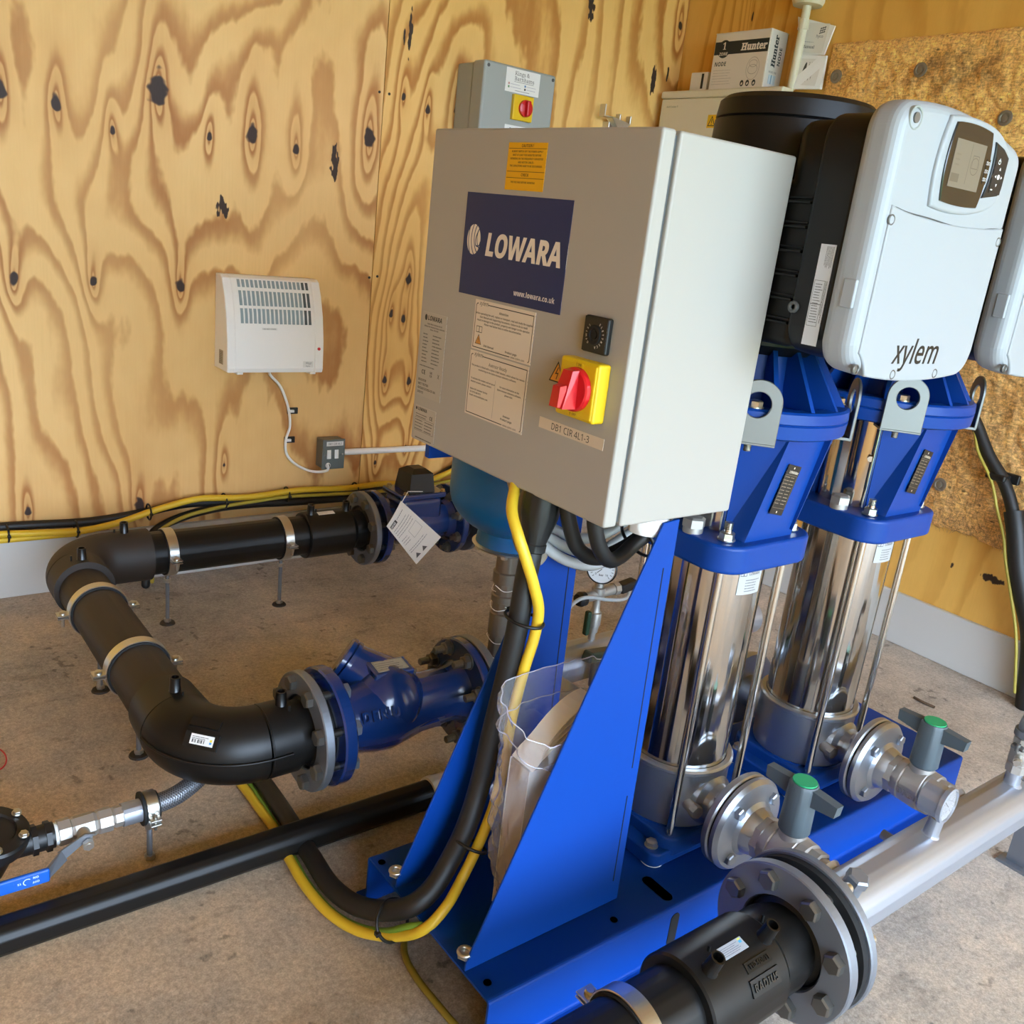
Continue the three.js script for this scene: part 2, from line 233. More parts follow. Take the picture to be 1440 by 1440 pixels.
// ---------------------------------------------------------------- control cabinet
const CX = 0.804, CZ0 = -1.285, CZ1 = -0.8, CY0 = 0.7545, CY1 = 1.242;
{
  const t = thing('control_cabinet', 'light grey steel control cabinet with blue sign and red switch on its door', 'cabinet', [0.93, CY0, -1.04]);
  part(t, 'housing', [box(0.834, 1.055, CY0, CY1, CZ0, CZ1, 0.004), box(0.824, 0.84, CY0 + 0.012, CY1 - 0.012, CZ0 + 0.012, CZ1 - 0.012)], M.cabinet);
  const door = part(t, 'door', box(CX, 0.827, CY0 + 0.001, CY1, CZ0, CZ1, 0.004), M.cabinet);
  part(t, 'door_seal', box(0.826, 0.8345, CY0 + 0.006, CY1 - 0.006, CZ0 + 0.006, CZ1 - 0.006), M.darkGrey);
  const F = CX - 0.0004, at = (y0, y1, z0, z1) => [V(F, (y0 + y1) / 2, (z0 + z1) / 2), z1 - z0, y1 - y0];
  const S = (name, y0, y1, z0, z1, tex, o) => sheet(door, name, ...at(y0, y1, z0, z1), neg(X), Y, tex, o);
  const emblem = (c, x, y, w, h, color, bg) => { c.save(); c.translate(x, y); c.scale(w / 2, h / 2); c.fillStyle = color; c.beginPath(); c.arc(0, 0, 1, 0, 7); c.fill(); c.strokeStyle = bg; c.lineWidth = 0.085; for (const k of [0, 1, 2, 3]) { c.beginPath(); c.arc(1.25 - k * 0.08, -0.15, 0.78 + k * 0.34, 1.9 + k * 0.14, 4.5 - k * 0.1); c.stroke(); } c.beginPath(); c.moveTo(0.62, -0.62); c.quadraticCurveTo(0.02, 0.12, 0.42, 0.4); c.quadraticCurveTo(0.95, 0.5, 0.98, 0.1); c.stroke(); c.restore(); };
  S('sign', 1.0095, 1.1545, -1.18, -0.939, canTex(964, 580, (c, w, h) => {
    c.fillStyle = '#0a2458'; c.fillRect(0, 0, w, h); emblem(c, 106, 262, 136, 172, '#ded3c6', '#0a2458');
    c.save(); c.translate(222, 340); c.transform(1, 0, -0.13, 1, 0, 0); c.scale(0.97, 1); txt(c, 'LOWARA', 0, 0, 'bold 172px sans-serif', '#ded3c6'); c.lineWidth = 7; c.strokeStyle = '#ded3c6'; c.strokeText('LOWARA', 0, 0); c.restore();
    c.save(); c.translate(908, 530); c.transform(1, 0, 0, 1, 0, 0); txt(c, 'www.lowara.co.uk', 0, 0, 'bold 41px sans-serif', '#dcd6d2', 'right'); c.restore(); }));
  S('warning_sticker', 1.1615, 1.223, -1.0905, -1.0055, canTex(510, 370, (c, w, h) => {
    c.fillStyle = '#e0a50f'; c.fillRect(0, 0, w, h); c.fillStyle = '#3a2a08';
    for (const y of [44, 222, 272]) c.fillRect(8, y, w - 16, 4);
    txt(c, 'CAUTION !', w / 2, 36, 'bold 32px sans-serif', '#2a1e06', 'center');
    ['ALWAYS SWITCH OFF THE POWER SUPPLY', 'WAIT AT LEAST FIVE MINUTES BEFORE', 'WORKING ON THE FREQUENCY CONVERTER', 'AND MOTOR CABLES -', 'THE CAPACITORS HAVE TO BE DISCHARGED.'].forEach((s, i) => txt(c, s, w / 2, 76 + i * 28, 'bold 21px sans-serif', '#2a1e06', 'center'));
    txt(c, 'CHECK', w / 2, 260, 'bold 32px sans-serif', '#2a1e06', 'center'); txt(c, 'THE VOLTAGE BEFORE WORKING', w / 2 - 20, 315, 'bold 21px sans-serif', '#2a1e06', 'center'); }));
  const frame = (c, w, h) => { c.fillStyle = '#d5c8b8'; c.fillRect(0, 0, w, h); c.strokeStyle = '#1a1a1a'; c.lineWidth = 6; c.beginPath(); c.moveTo(40, 26); c.arcTo(16, 26, 16, 60, 18); c.lineTo(16, h - 16); c.lineTo(w - 240, h - 16); c.moveTo(160, 26); c.lineTo(w - 16, 26); c.lineTo(w - 16, h - 34); c.arcTo(w - 16, h - 16, w - 50, h - 16, 14); c.stroke(); txt(c, 'xylem', 52, 36, 'italic 42px sans-serif'); txt(c, 'www.xylem.com', w - 230, h - 10, '22px sans-serif'); };
  S('instruction_sticker', 0.933, 1.0055, -1.133, -0.989, canTex(720, 362, (c, w, h) => {
    frame(c, w, h); txt(c, 'Attention', w / 2, 72, 'bold 24px sans-serif', '#111', 'center');
    ['Before operating the unit, replace or transport, read and study the supplied', 'User Manual and Supporting Documents. Failure to do so could', 'result in damage to the product, property and danger to the operator.', 'Please read below links to online documentation.'].forEach((s, i) => txt(c, s, w / 2, 102 + i * 24, 'bold 19px sans-serif', '#222', 'center'));
    c.strokeStyle = '#111'; c.lineWidth = 4; c.strokeRect(44, 190, 34, 42); c.strokeRect(80, 190, 34, 42); c.beginPath(); c.moveTo(80, 250); c.lineTo(116, 318); c.lineTo(44, 318); c.closePath(); c.fillStyle = '#c98a3a'; c.fill(); c.stroke(); c.fillStyle = '#111'; c.fillRect(77, 272, 6, 24); c.fillRect(77, 302, 6, 6);
    txt(c, 'IOM Manual', 150, 328, 'bold 22px sans-serif'); txt(c, 'Product page', 420, 328, 'bold 22px sans-serif'); }));
  S('instruction_sticker', 0.8335, 0.9305, -1.134, -0.99, canTex(720, 485, (c, w, h) => {
    frame(c, w, h); txt(c, 'Avensor Ready', w / 2, 84, '34px sans-serif', '#111', 'center'); txt(c, 'This product is fitted with a Xylem CEM01 Modem, which allows live remote', w / 2, 112, 'bold 18px sans-serif', '#222', 'center'); txt(c, 'monitoring on the Xylem Avensor telemetry software.', w / 2, 136, 'bold 18px sans-serif', '#222', 'center');
    c.fillStyle = '#555'; c.fillRect(350, 170, 2, 280);
    ['To activate this modem and set up an', 'Avensor account, please contact:'].forEach((s, i) => txt(c, s, 40, 210 + i * 24, 'bold 17px sans-serif')); ['Xylem UK Customer Service', 'Tel: 0115 940 0111', 'Email: serviceuk@xylem.com'].forEach((s, i) => txt(c, s, 40, 290 + i * 24, 'bold 17px sans-serif')); ['For more information on the', 'Xylem Avensor telemetry software,', 'please visit:'].forEach((s, i) => txt(c, s, 525, 210 + i * 24, 'bold 17px sans-serif', '#111', 'center')); txt(c, 'Avensor', 525, 410, 'bold 22px sans-serif', '#111', 'center'); txt(c, 'Product page', 525, 436, 'bold 22px sans-serif', '#111', 'center'); }));
  S('rating_plate', 0.832, 0.968, -1.276, -1.205, canTex(284, 544, (c, w, h) => {
    c.fillStyle = '#a8a299'; c.fillRect(0, 0, w, h); c.fillStyle = '#151515'; c.beginPath(); c.ellipse(44, 34, 15, 19, 0, 0, 7); c.fill(); c.save(); c.translate(64, 48); c.transform(1, 0, -0.1, 1, 0, 0); txt(c, 'LOWARA', 0, 0, '900 40px sans-serif', '#151515'); c.restore();
    ['Xylem Water Solutions UK Ltd', 'Millwey Rise Industrial Estate, Axminster', 'Devon  EX13 5HU'].forEach((s, i) => txt(c, s, 150, 76 + i * 17, 'bold 12px sans-serif', '#222', 'center'));
    lines(c, 26, 140, 70, 9, 22, '#333', 6); lines(c, 140, 140, 110, 9, 22, '#333', 6); lines(c, 10, 345, 250, 1, 22, '#333', 6);
    txt(c, 'CE', 40, 398, 'bold 40px sans-serif'); txt(c, 'UK', 140, 384, 'bold 22px sans-serif'); txt(c, 'CA', 140, 404, 'bold 22px sans-serif'); txt(c, 'X', 232, 398, '38px sans-serif');
    ['BOOSTER', 'WET TESTED', 'GXS20/2/SV55-CF-XA', 'SV5/15'].forEach((s, i) => txt(c, s, 8, 446 + i * 27, 'bold 22px sans-serif', '#222')); }));
  S('rating_plate', 0.7575, 0.815, -1.276, -1.213, canTex(280, 250, (c, w, h) => { c.fillStyle = '#aca499'; c.fillRect(0, 0, w, h); c.fillStyle = '#151515'; c.beginPath(); c.arc(20, 22, 11, 0, 7); c.fill(); txt(c, 'LOWARA', 38, 32, '900 30px sans-serif'); txt(c, 'CE', 200, 74, 'bold 36px sans-serif'); lines(c, 14, 60, 160, 2, 18, '#333', 5); lines(c, 14, 104, 110, 4, 22, '#333', 6); lines(c, 140, 104, 120, 4, 22, '#333', 6); c.strokeStyle = '#444'; c.lineWidth = 2; c.strokeRect(10, 88, 254, 92); lines(c, 30, 232, 220, 1, 10, '#333', 7); }));
  S('hazard_sticker', 0.921, 0.95, -0.9445, -0.9135, canTex(155, 145, (c, w, h) => { c.fillStyle = '#a59f97'; c.fillRect(0, 0, w, h); c.beginPath(); c.moveTo(w / 2, 6); c.lineTo(w - 6, h - 8); c.lineTo(6, h - 8); c.closePath(); c.fillStyle = '#dd9a3c'; c.fill(); c.lineWidth = 8; c.strokeStyle = '#17120c'; c.stroke(); c.beginPath(); c.moveTo(84, 40); c.lineTo(62, 84); c.lineTo(86, 80); c.lineTo(72, 122); c.lineWidth = 7; c.stroke(); }));
  S('circuit_label', 0.8545, 0.8695, -0.954, -0.822, canTex(660, 75, (c, w, h) => { c.fillStyle = '#cbbba6'; c.fillRect(0, 0, w, h); txt(c, 'DB1 CIR 4L1-3', 130, 60, '62px sans-serif', '#151515'); }));
  // key lock
  const kl = part(t, 'key_lock', box(0.795, CX, 0.9735, 1.0195, -0.8795, -0.8345, 0.003), M.black);
  part(kl, 'lock_barrel', [ringX(0.7925, 0.796, 0.0125, 0.007, 0.9965, -0.8575, 0.0008), cyl(V(0.7935, 0.9965, -0.8575), V(0.797, 0.9965, -0.8575), 0.0055)], M.dark);
  sheet(kl, 'lock_print', V(0.7948, 0.9965, -0.857), 0.042, 0.043, neg(X), Y, canTex(256, 256, (c, w, h) => {
    c.fillStyle = '#171718'; c.fillRect(0, 0, w, h); const arc = (s, a0, st, r) => { c.font = 'bold 26px sans-serif'; c.fillStyle = '#d8d8d8'; c.textAlign = 'center'; [...s].forEach((ch, i) => { const a = a0 + i * st; c.save(); c.translate(w / 2 + r * Math.cos(a), h / 2 + r * Math.sin(a)); c.rotate(a + Math.PI / 2); c.fillText(ch, 0, 0); c.restore(); }); };
    arc('ELETTRICA', -1.05, 0.3, 84); arc('GEWISS', 2.4, 0.3, 84); }));
  // yellow and red main switch
  const sw = part(t, 'main_switch', [box(0.782, CX, 0.888, 0.964, -0.901, -0.8265, 0.004), box(0.7805, 0.79, 0.8905, 0.9615, -0.8985, -0.829, 0.003)], M.yellow);
  const dial = part(sw, 'switch_dial', lathe([[0, 0], [0, 0.0285], [0.006, 0.028], [0.008, 0.026], [0.008, 0]], V(0.7805, 0.9265, -0.8625), neg(X)), M.red);
  part(sw, 'switch_knob', [hexa([[0.75, 0.9035, -0.876], [0.7745, 0.9035, -0.876], [0.7745, 0.9035, -0.85], [0.752, 0.9035, -0.852]].reverse(), [[0.7635, 0.951, -0.872], [0.7745, 0.952, -0.872], [0.7745, 0.952, -0.852], [0.764, 0.951, -0.854]].reverse()), hexa([[0.748, 0.905, -0.8735], [0.756, 0.904, -0.8735], [0.756, 0.904, -0.855], [0.748, 0.905, -0.857]].reverse(), [[0.749, 0.931, -0.871], [0.758, 0.933, -0.871], [0.758, 0.933, -0.855], [0.749, 0.931, -0.857]].reverse())], M.red);
  for (const y of [0.958, 0.8945]) sheet(sw, 'switch_print', V(0.7802, y, -0.8625), 0.016, 0.005, neg(X), Y, canTex(128, 40, (c, w, h) => { c.fillStyle = '#d9b412'; c.fillRect(0, 0, w, h); txt(c, y > 0.92 ? 'I ON' : 'O OFF', w / 2, 34, 'bold 36px sans-serif', '#3a2a05', 'center'); }));
  for (const z of [-1.27, -0.83]) part(t, 'mounting_foot', box(1.055, 1.058, 0.76, 0.8, z, z + 0.02, 0.001), M.cabinet);
}
// ---------------------------------------------------------------- two vertical pumps, each with its motor drive
const PX = 1.19, PZ = -0.917, DP = 0.398;
const hexNut = boltGeo(0.0125, 0.011, 0, true, 0.016), hexHead = boltGeo(0.0105, 0.009, 0.02), smallHead = boltGeo(0.0075, 0.006);
function makePump() {
  const t = thing('vertical_pump', 'shiny stainless multistage pump with blue castings standing beside the near gusset', 'pump', [PX, SY, PZ], 'pumps standing side by side on the blue frame');
  const P = (x, y, z) => V(PX + x, y, PZ + z);
  const foot = (x, z) => ringY(0.098, 0.1, 0.02, 0, PX + x, PZ + z, 0.0005);
  const baseShape = (hx, hz, r) => rrect(-hx, hx, -hz, hz, r), flat = (s, y0, h, b) => ext(s, h, b, 3).rotateX(-Math.PI / 2).translate(PX, y0, PZ);
  const b = part(t, 'base', [flat(baseShape(0.126, 0.094, 0.02), 0.1, 0.027, 0.004), flat(baseShape(0.098, 0.098, 0.028), 0.112, 0.037, 0.005), lathe([[0.14, 0.098], [0.152, 0.096], [0.152, 0]], V(PX, 0, PZ))], M.cast);
  for (const [x, z] of [[-1, 1], [1, 1], [-1, -1], [1, -1]]) {
    part(t, 'foot_pad', foot(x * 0.104, z * 0.072), M.white);
    pieceAt(t, 'foot_bolt', hexHead, M.zinc, P(x * 0.107, 0.127, z * 0.068), Y);
    part(t, 'tie_rod', cyl(P(x * 0.08, 0.14, z * 0.08), P(x * 0.08, 0.708, z * 0.08), 0.0068), M.rod);
    pieceAt(t, 'tie_rod_nut', hexNut, M.zinc, P(x * 0.08, 0.6905, z * 0.08), Y, V(x, 0, 0.4));
  }
  part(t, 'lower_casing', lathe([[0.148, 0.09], [0.15, 0.0935], [0.158, 0.0955], [0.25, 0.0955], [0.254, 0.0965], [0.257, 0.0995], [0.262, 0.0995], [0.265, 0.096], [0.265, 0.088]], V(PX, 0, PZ), Y, 64), M.collar);
  const sleeve = part(t, 'sleeve', lathe([[0.255, 0.087], [0.648, 0.087]], V(PX, 0, PZ), Y, 96), M.sleeve);
  for (const s of [1, -1]) part(t, 'port_neck', [cyl(P(0, 0.2, s * 0.08), P(0, 0.2, s * 0.152), 0.034), lathe([[0, 0.048], [0.012, 0.046], [0.02, 0.036], [0.03, 0.034]], P(0, 0.2, s * 0.083), V(0, 0, s))], M.collar);
  part(t, 'drain_plug', [cyl(P(-0.045, 0.2, 0.08), P(-0.052, 0.2, 0.108), 0.011), lathe([[0, 0], [0, 0.0125], [0.012, 0.012], [0.013, 0]], P(-0.05, 0.2, 0.098), V(-0.2, 0, 1), 6)], M.brassNi);
  part(t, 'top_plate', [flat(baseShape(0.117, 0.117, 0.05), 0.643, 0.046, 0.006), lathe([[0.636, 0.092], [0.65, 0.1]], V(PX, 0, PZ))], M.cast);
  part(t, 'air_vent_plug', [cyl(P(-0.1, 0.688, 0.028), P(-0.1, 0.7, 0.028), 0.016), lathe([[0, 0], [0, 0.0185], [0.013, 0.0185], [0.016, 0.014], [0.016, 0]], P(-0.1, 0.698, 0.028), Y, 6)], M.brassNi);
  part(t, 'coupling_guard', lathe([[0.69, 0.074], [0.866, 0.074]], V(PX, 0, PZ), Y, 64), M.sleeve);
  for (const [x, z] of [[-0.062, 0.045], [0.062, -0.045]]) part(t, 'guard_screw', cyl(P(x, 0.785, z), P(x * 1.12, 0.785, z * 1.12), 0.005), M.zinc);
  part(t, 'guard_trim', box(PX - 0.068, PX - 0.059, 0.692, 0.862, PZ + 0.052, PZ + 0.0555, 0.001), M.rod);
  // lantern: two flared legs and the round flange they carry
  for (const s of [1, -1]) {
    const z = (a) => PZ + s * a, q = (x, y, a) => [PX + x, y, z(a)], o = (a) => (s > 0 ? a : a.reverse());
    part(t, 'lantern_leg', [hexa(o([q(-0.06, 0.688, 0.099), q(0.058, 0.688, 0.099), q(0.07, 0.688, 0.035), q(-0.058, 0.688, 0.056)]), o([q(-0.015, 0.87, 0.115), q(0.09, 0.87, 0.112), q(0.13, 0.87, 0.035), q(-0.06, 0.87, 0.056)])),
      hexa(o([q(0.05, 0.7, 0.105), q(0.06, 0.7, 0.1), q(0.06, 0.7, 0.09), q(0.05, 0.7, 0.09)]), o([q(0.083, 0.87, 0.123), q(0.095, 0.87, 0.118), q(0.095, 0.87, 0.1), q(0.083, 0.87, 0.1)]))], M.cast);
  }
  const np = canTex(160, 330, (c, w, h) => { c.fillStyle = '#1d1a18'; c.fillRect(0, 0, w, h); c.fillStyle = '#d8cbb8'; c.beginPath(); c.arc(w / 2, 18, 7, 0, 7); c.arc(w / 2, h - 18, 7, 0, 7); c.fill(); txt(c, 'LOWARA', 36, 54, 'bold 24px sans-serif', '#cfc2ae'); txt(c, 'CE', 126, 54, 'bold 20px sans-serif', '#cfc2ae'); lines(c, 14, 80, 60, 9, 22, '#a3947e', 5); lines(c, 84, 80, 60, 9, 22, '#a3947e', 5); c.strokeStyle = '#8d7f6b'; c.lineWidth = 2; c.strokeRect(8, 66, w - 16, h - 110); });
  sheet(t, 'nameplate', P(0.004, 0.772, 0.1087), 0.036, 0.082, V(0.03, 0.075, 1).setY(-0.075), V(0.23, 1, 0), np, {}, 0.001);
  part(t, 'lantern_flange', [lathe([[0.862, 0.06], [0.862, 0.155], [0.865, 0.161], [0.884, 0.163], [0.886, 0.16]], V(PX, 0, PZ), Y, 72)], M.cast);
  // motor: flange with ribs, ribbed housing, fan cover
  const mf = part(t, 'motor_flange', [lathe([[0.886, 0.16], [0.888, 0.163], [0.902, 0.162], [0.905, 0.158], [0.905, 0.135], [0.901, 0.132], [0.901, 0.09]], V(PX, 0, PZ), Y, 72)], M.cast);
  for (let i = 0; i < 16; i++) {
    const a = i * Math.PI / 8 + 0.2, g = new THREE.ExtrudeGeometry(shape([[0.07, 0.9], [0.155, 0.903], [0.1, 0.985], [0.07, 1.0]]), { depth: 0.007, bevelEnabled: false }).translate(0, 0, -0.0035).rotateY(a).translate(PX, 0, PZ);
    part(mf, 'rib', g, M.cast);
  }
  for (let i = 0; i < 4; i++) { const a = Math.PI / 4 + i * Math.PI / 2; pieceAt(t, 'flange_bolt', hexHead, M.zinc, P(0.145 * Math.cos(a), 0.905, 0.145 * Math.sin(a)), Y); pieceAt(t, 'flange_nut', boltGeo(0.0105, 0.01, 0, false, 0.012), M.zinc, P(0.145 * Math.cos(a), 0.862, 0.145 * Math.sin(a)), neg(Y)); }
  part(t, 'end_shield', lathe([[0.9, 0.09], [0.93, 0.086], [0.985, 0.082], [0.99, 0.105], [0.995, 0.108]], V(PX, 0, PZ), Y, 64), M.cast);
  const mo = part(t, 'motor_housing', [lathe([[0.975, 0.09], [0.99, 0.108], [1.2, 0.108], [1.225, 0.11]], V(PX, 0, PZ), Y, 48), box(PX - 0.128, PX + 0.128, 1.0, 1.215, PZ - 0.03, PZ + 0.155, 0.012)], M.motor);
  for (let i = 0; i < 6; i++) for (const s of [1, -1]) part(mo, 'cooling_rib', [box(PX + s * 0.128 - 0.007, PX + s * 0.128 + 0.007, 1.03 + i * 0.031, 1.0335 + i * 0.031, PZ - 0.09, PZ + 0.15, 0.001), box(PX + s * 0.128 - 0.006, PX + s * 0.128 + 0.006, 1.036 + i * 0.031, 1.0385 + i * 0.031, PZ + 0.1, PZ + 0.152, 0.001)], M.motor);
  const fc = part(t, 'fan_cover', [lathe([[1.215, 0.112], [1.222, 0.1185], [1.296, 0.1165], [1.298, 0.1135], [1.3, 0.116], [1.322, 0.113], [1.329, 0.105], [1.331, 0.09], [1.331, 0]], V(PX, 0, PZ), Y, 72, 0.35)], M.motor);
  // two bent lifting lugs bolted to the flange
  for (const a of [Math.PI * 0.75, Math.PI * 0.25]) {
    const g = ext((() => { const s = new THREE.Shape(); s.moveTo(-0.034, 0); s.lineTo(0.034, 0); s.lineTo(0.034, 0.058); s.absarc(0, 0.058, 0.034, 0, Math.PI); s.lineTo(-0.034, 0); s.holes.push(hole(0, 0.056, 0.0185)); return s; })(), 0.005, 0.001, 1), foot = box(-0.034, 0.034, -0.003, 0.002, -0.04, 0.004, 0.001);
    const lug = join(g, foot); lug.rotateY(Math.PI / 2 - a); lug.translate(PX + 0.166 * Math.cos(a), 0.857, PZ + 0.166 * Math.sin(a)); part(t, 'lifting_lug', lug, M.alu);
  }
  const lab = canTex(220, 170, (c, w, h) => { c.fillStyle = '#a9a9a9'; c.fillRect(0, 0, w, h); c.strokeStyle = '#222'; c.lineWidth = 3; c.strokeRect(10, 16, 24, 30); c.strokeRect(36, 16, 24, 30); txt(c, 'LOWARA', 80, 44, 'bold 26px sans-serif', '#333'); lines(c, 60, 76, 140, 5, 18, '#555', 6); });
  const wrap = new THREE.CylinderGeometry(0.0877, 0.0877, 0.045, 16, 1, true, -0.36, 0.6).translate(PX, 0.612, PZ); part(t, 'paper_label', wrap, new THREE.MeshStandardMaterial({ map: lab, roughness: 0.6 }));
  return t;
}
const pumpA = makePump();
const again = (r, dx, label) => { const c = r.clone(); c.name = numbered(r.name); c.position.x += dx; scene.add(c); c.userData.label = label; return c; };
again(pumpA, DP, 'shiny stainless multistage pump with blue castings, the farther one in front of the fibre board');

function makeDrive() {
  const t = thing('motor_drive', 'white and black pump drive with display whose whole front is in view', 'motor drive', [PX, 0.98, -0.7], 'drives on the pump motors');
  const x0 = 1.033, x1 = 1.348, out = (e) => { const s = new THREE.Shape(), L = x0 + e, R = x1 - e; s.moveTo(L + 0.035, 0.985 + e); s.quadraticCurveTo(PX, 0.962 + e, R - 0.04, 0.985 + e); s.quadraticCurveTo(R - 0.006, 0.99 + e, R, 1.02 + e); s.lineTo(R, 1.262 - e); s.quadraticCurveTo(R - 0.001, 1.288 - e, R - 0.03, 1.293 - e); s.quadraticCurveTo(PX, 1.325 - e, L + 0.035, 1.309 - e); s.quadraticCurveTo(L, 1.305 - e, L, 1.27 - e); s.lineTo(L, 1.02 + e); s.quadraticCurveTo(L + 0.006, 0.99 + e, L + 0.035, 0.985 + e); return s; };
  const back = part(t, 'heatsink_body', [ext(out(0.012), 0.062, 0.006, 3).translate(0, 0, -0.759), box(1.062, 1.318, 1.02, 1.29, -0.815, -0.752, 0.02)], M.motor);
  const cov = part(t, 'cover', ext(out(0), 0.05, 0.018, 6).translate(0, 0, -0.7), M.driveWhite);
  const ZF = -0.65;
  // lower lid, a thin shell with its own edge
  const lid = new THREE.Shape(); lid.moveTo(1.052, 1.012); lid.quadraticCurveTo(1.07, 0.998, 1.075, 0.9825); lid.quadraticCurveTo(PX, 0.969, 1.3, 0.983); lid.quadraticCurveTo(1.328, 0.987, 1.333, 1.02); lid.lineTo(1.334, 1.186); lid.quadraticCurveTo(1.24, 1.176, 1.14, 1.181); lid.quadraticCurveTo(1.08, 1.184, 1.052, 1.19); lid.closePath();
  part(t, 'lid', ext(lid, 0.006, 0.0025, 3, 24).translate(0, 0, ZF - 0.0035), M.driveWhite);
  part(t, 'lid_seam', [tube([[1.05, 1.191, ZF - 0.0016], [1.08, 1.1855, ZF + 0.0002], [1.14, 1.1825, ZF + 0.0004], [1.24, 1.1775, ZF + 0.0004], [1.335, 1.187, ZF - 0.001]], 0.0009, 32, 6), tube([[1.0505, 1.191, ZF - 0.0016], [1.0505, 1.1, ZF - 0.0016], [1.0505, 1.012, ZF - 0.0016]], 0.0009, 16, 6)], M.darkGrey);
  for (const [x, y] of [[1.05, 1.173], [1.046, 0.992], [1.24, 0.986], [1.133, 0.985], [1.322, 1.168]]) part(t, 'cover_screw', [ringZ(ZF - 0.002, ZF + 0.0032, 0.0066, 0.0045, x + 0.006, y, 0.0008), cyl(V(x + 0.006, y, ZF - 0.002), V(x + 0.006, y, ZF + 0.0015), 0.0045)], M.alu);
  const top = part(t, 'screw_recess', [ringZ(ZF - 0.012, ZF + 0.0012, 0.0135, 0.011, 1.062, 1.288, 0.0008), cyl(V(1.062, 1.288, ZF - 0.014), V(1.062, 1.288, ZF - 0.002), 0.0105)], M.greyPlastic); part(top, 'recess_screw', lathe([[0, 0], [0, 0.006], [0.004, 0.006], [0.004, 0]], V(1.062, 1.288, ZF - 0.002), Z), M.alu);
  part(t, 'latch', box(1.0305, 1.037, 1.065, 1.1, -0.678, -0.66, 0.002), M.driveWhite);
  // raised operator panel
  const pan = new THREE.Shape(); pan.moveTo(1.13, 1.196); pan.quadraticCurveTo(1.19, 1.188, 1.24, 1.197); pan.quadraticCurveTo(1.29, 1.205, 1.295, 1.225); pan.lineTo(1.295, 1.278); pan.quadraticCurveTo(1.27, 1.3, 1.235, 1.304); pan.quadraticCurveTo(1.18, 1.31, 1.135, 1.302); pan.quadraticCurveTo(1.115, 1.25, 1.13, 1.196);
  const op = part(t, 'operator_panel', ext(pan, 0.009, 0.004, 4, 24).translate(0, 0, ZF - 0.004), M.driveWhite);
  const dsp = new THREE.Shape(); dsp.moveTo(1.145, 1.2045); dsp.quadraticCurveTo(1.19, 1.2, 1.236, 1.204); dsp.quadraticCurveTo(1.252, 1.25, 1.234, 1.2955); dsp.quadraticCurveTo(1.19, 1.302, 1.145, 1.296); dsp.quadraticCurveTo(1.131, 1.25, 1.145, 1.2045);
  const dw = part(op, 'display_window', ext(dsp, 0.004, 0.001, 1, 24).translate(0, 0, ZF + 0.0035), M.bezel);
  sheet(op, 'display_screen', V(1.188, 1.2505, ZF + 0.0077), 0.074, 0.056, Z, Y, canTex(300, 226, (c, w, h) => { c.fillStyle = '#756c60'; c.fillRect(0, 0, w, h); c.strokeStyle = '#5d554b'; c.lineWidth = 3; c.fillStyle = '#655d52'; c.beginPath(); c.moveTo(160, 10); c.lineTo(160, 200); c.stroke(); c.strokeRect(190, 60, 60, 60); c.beginPath(); c.arc(220, 110, 40, 0, 7); c.stroke(); lines(c, 20, 70, 60, 3, 24, '#6f665a', 8); c.fillRect(10, 160, 80, 40); }), { roughness: 0.25 });
  sheet(op, 'panel_print', V(1.238, 1.249, ZF + 0.00775), 0.009, 0.03, Z, Y, canTex(64, 200, (c, w, h) => { c.fillStyle = '#2b2623'; c.fillRect(0, 0, w, h); c.strokeStyle = '#d8d8d8'; c.lineWidth = 5; for (const y of [20, 85, 150]) { c.strokeRect(6, y, 18, 24); c.beginPath(); c.arc(46, y + 12, 11, 0, 7); c.stroke(); } }), { roughness: 0.2 });
  const kp = new THREE.Shape(); kp.moveTo(1.2445, 1.2175); kp.lineTo(1.283, 1.224); kp.quadraticCurveTo(1.29, 1.228, 1.289, 1.24); kp.lineTo(1.289, 1.272); kp.lineTo(1.272, 1.281); kp.lineTo(1.248, 1.2865); kp.quadraticCurveTo(1.26, 1.25, 1.2445, 1.2175);
  const key = part(op, 'keypad', ext(kp, 0.003, 0.0008, 1, 16).translate(0, 0, ZF + 0.0045), M.navy);
  sheet(op, 'keypad_print', V(1.271, 1.2475, ZF + 0.0078), 0.03, 0.044, Z, Y, canTex(180, 264, (c, w, h) => { c.fillStyle = '#161a21'; c.fillRect(0, 0, w, h); c.fillStyle = '#e3e5e8'; const tri = (x, y, a) => { c.save(); c.translate(x, y); c.rotate(a); c.beginPath(); c.moveTo(0, -15); c.lineTo(12, 10); c.lineTo(-12, 10); c.fill(); c.restore(); }; tri(95, 80, 0); tri(50, 138, -1.57); tri(142, 138, 1.57); tri(88, 200, 3.14); c.beginPath(); c.arc(95, 138, 19, 0, 7); c.fill(); c.strokeStyle = '#e3e5e8'; c.lineWidth = 6; c.beginPath(); c.arc(60, 30, 16, -1, 4.2); c.stroke(); c.fillRect(57, 4, 6, 24); c.fillRect(18, 232, 30, 9); }), { roughness: 0.4 });
  const lg = new TextGeometry('xylem', { font: fontThin, size: 1, depth: 0.01, curveSegments: 4, bevelEnabled: true, bevelSize: 0.016, bevelThickness: 0.002, bevelSegments: 1 }); lg.computeBoundingBox(); const bb = lg.boundingBox, sy = 0.044 / (bb.max.y - bb.min.y), sx = 0.109 / (bb.max.x - bb.min.x);
  lg.translate(-bb.min.x, -bb.min.y, 0); lg.applyMatrix4(new THREE.Matrix4().set(sx, 0.2 * sy, 0, 1.1265, 0, sy, 0, 0.989, 0, 0, 0.05, ZF + 0.0023, 0, 0, 0, 1)); part(t, 'logo_print', lg, M.black);
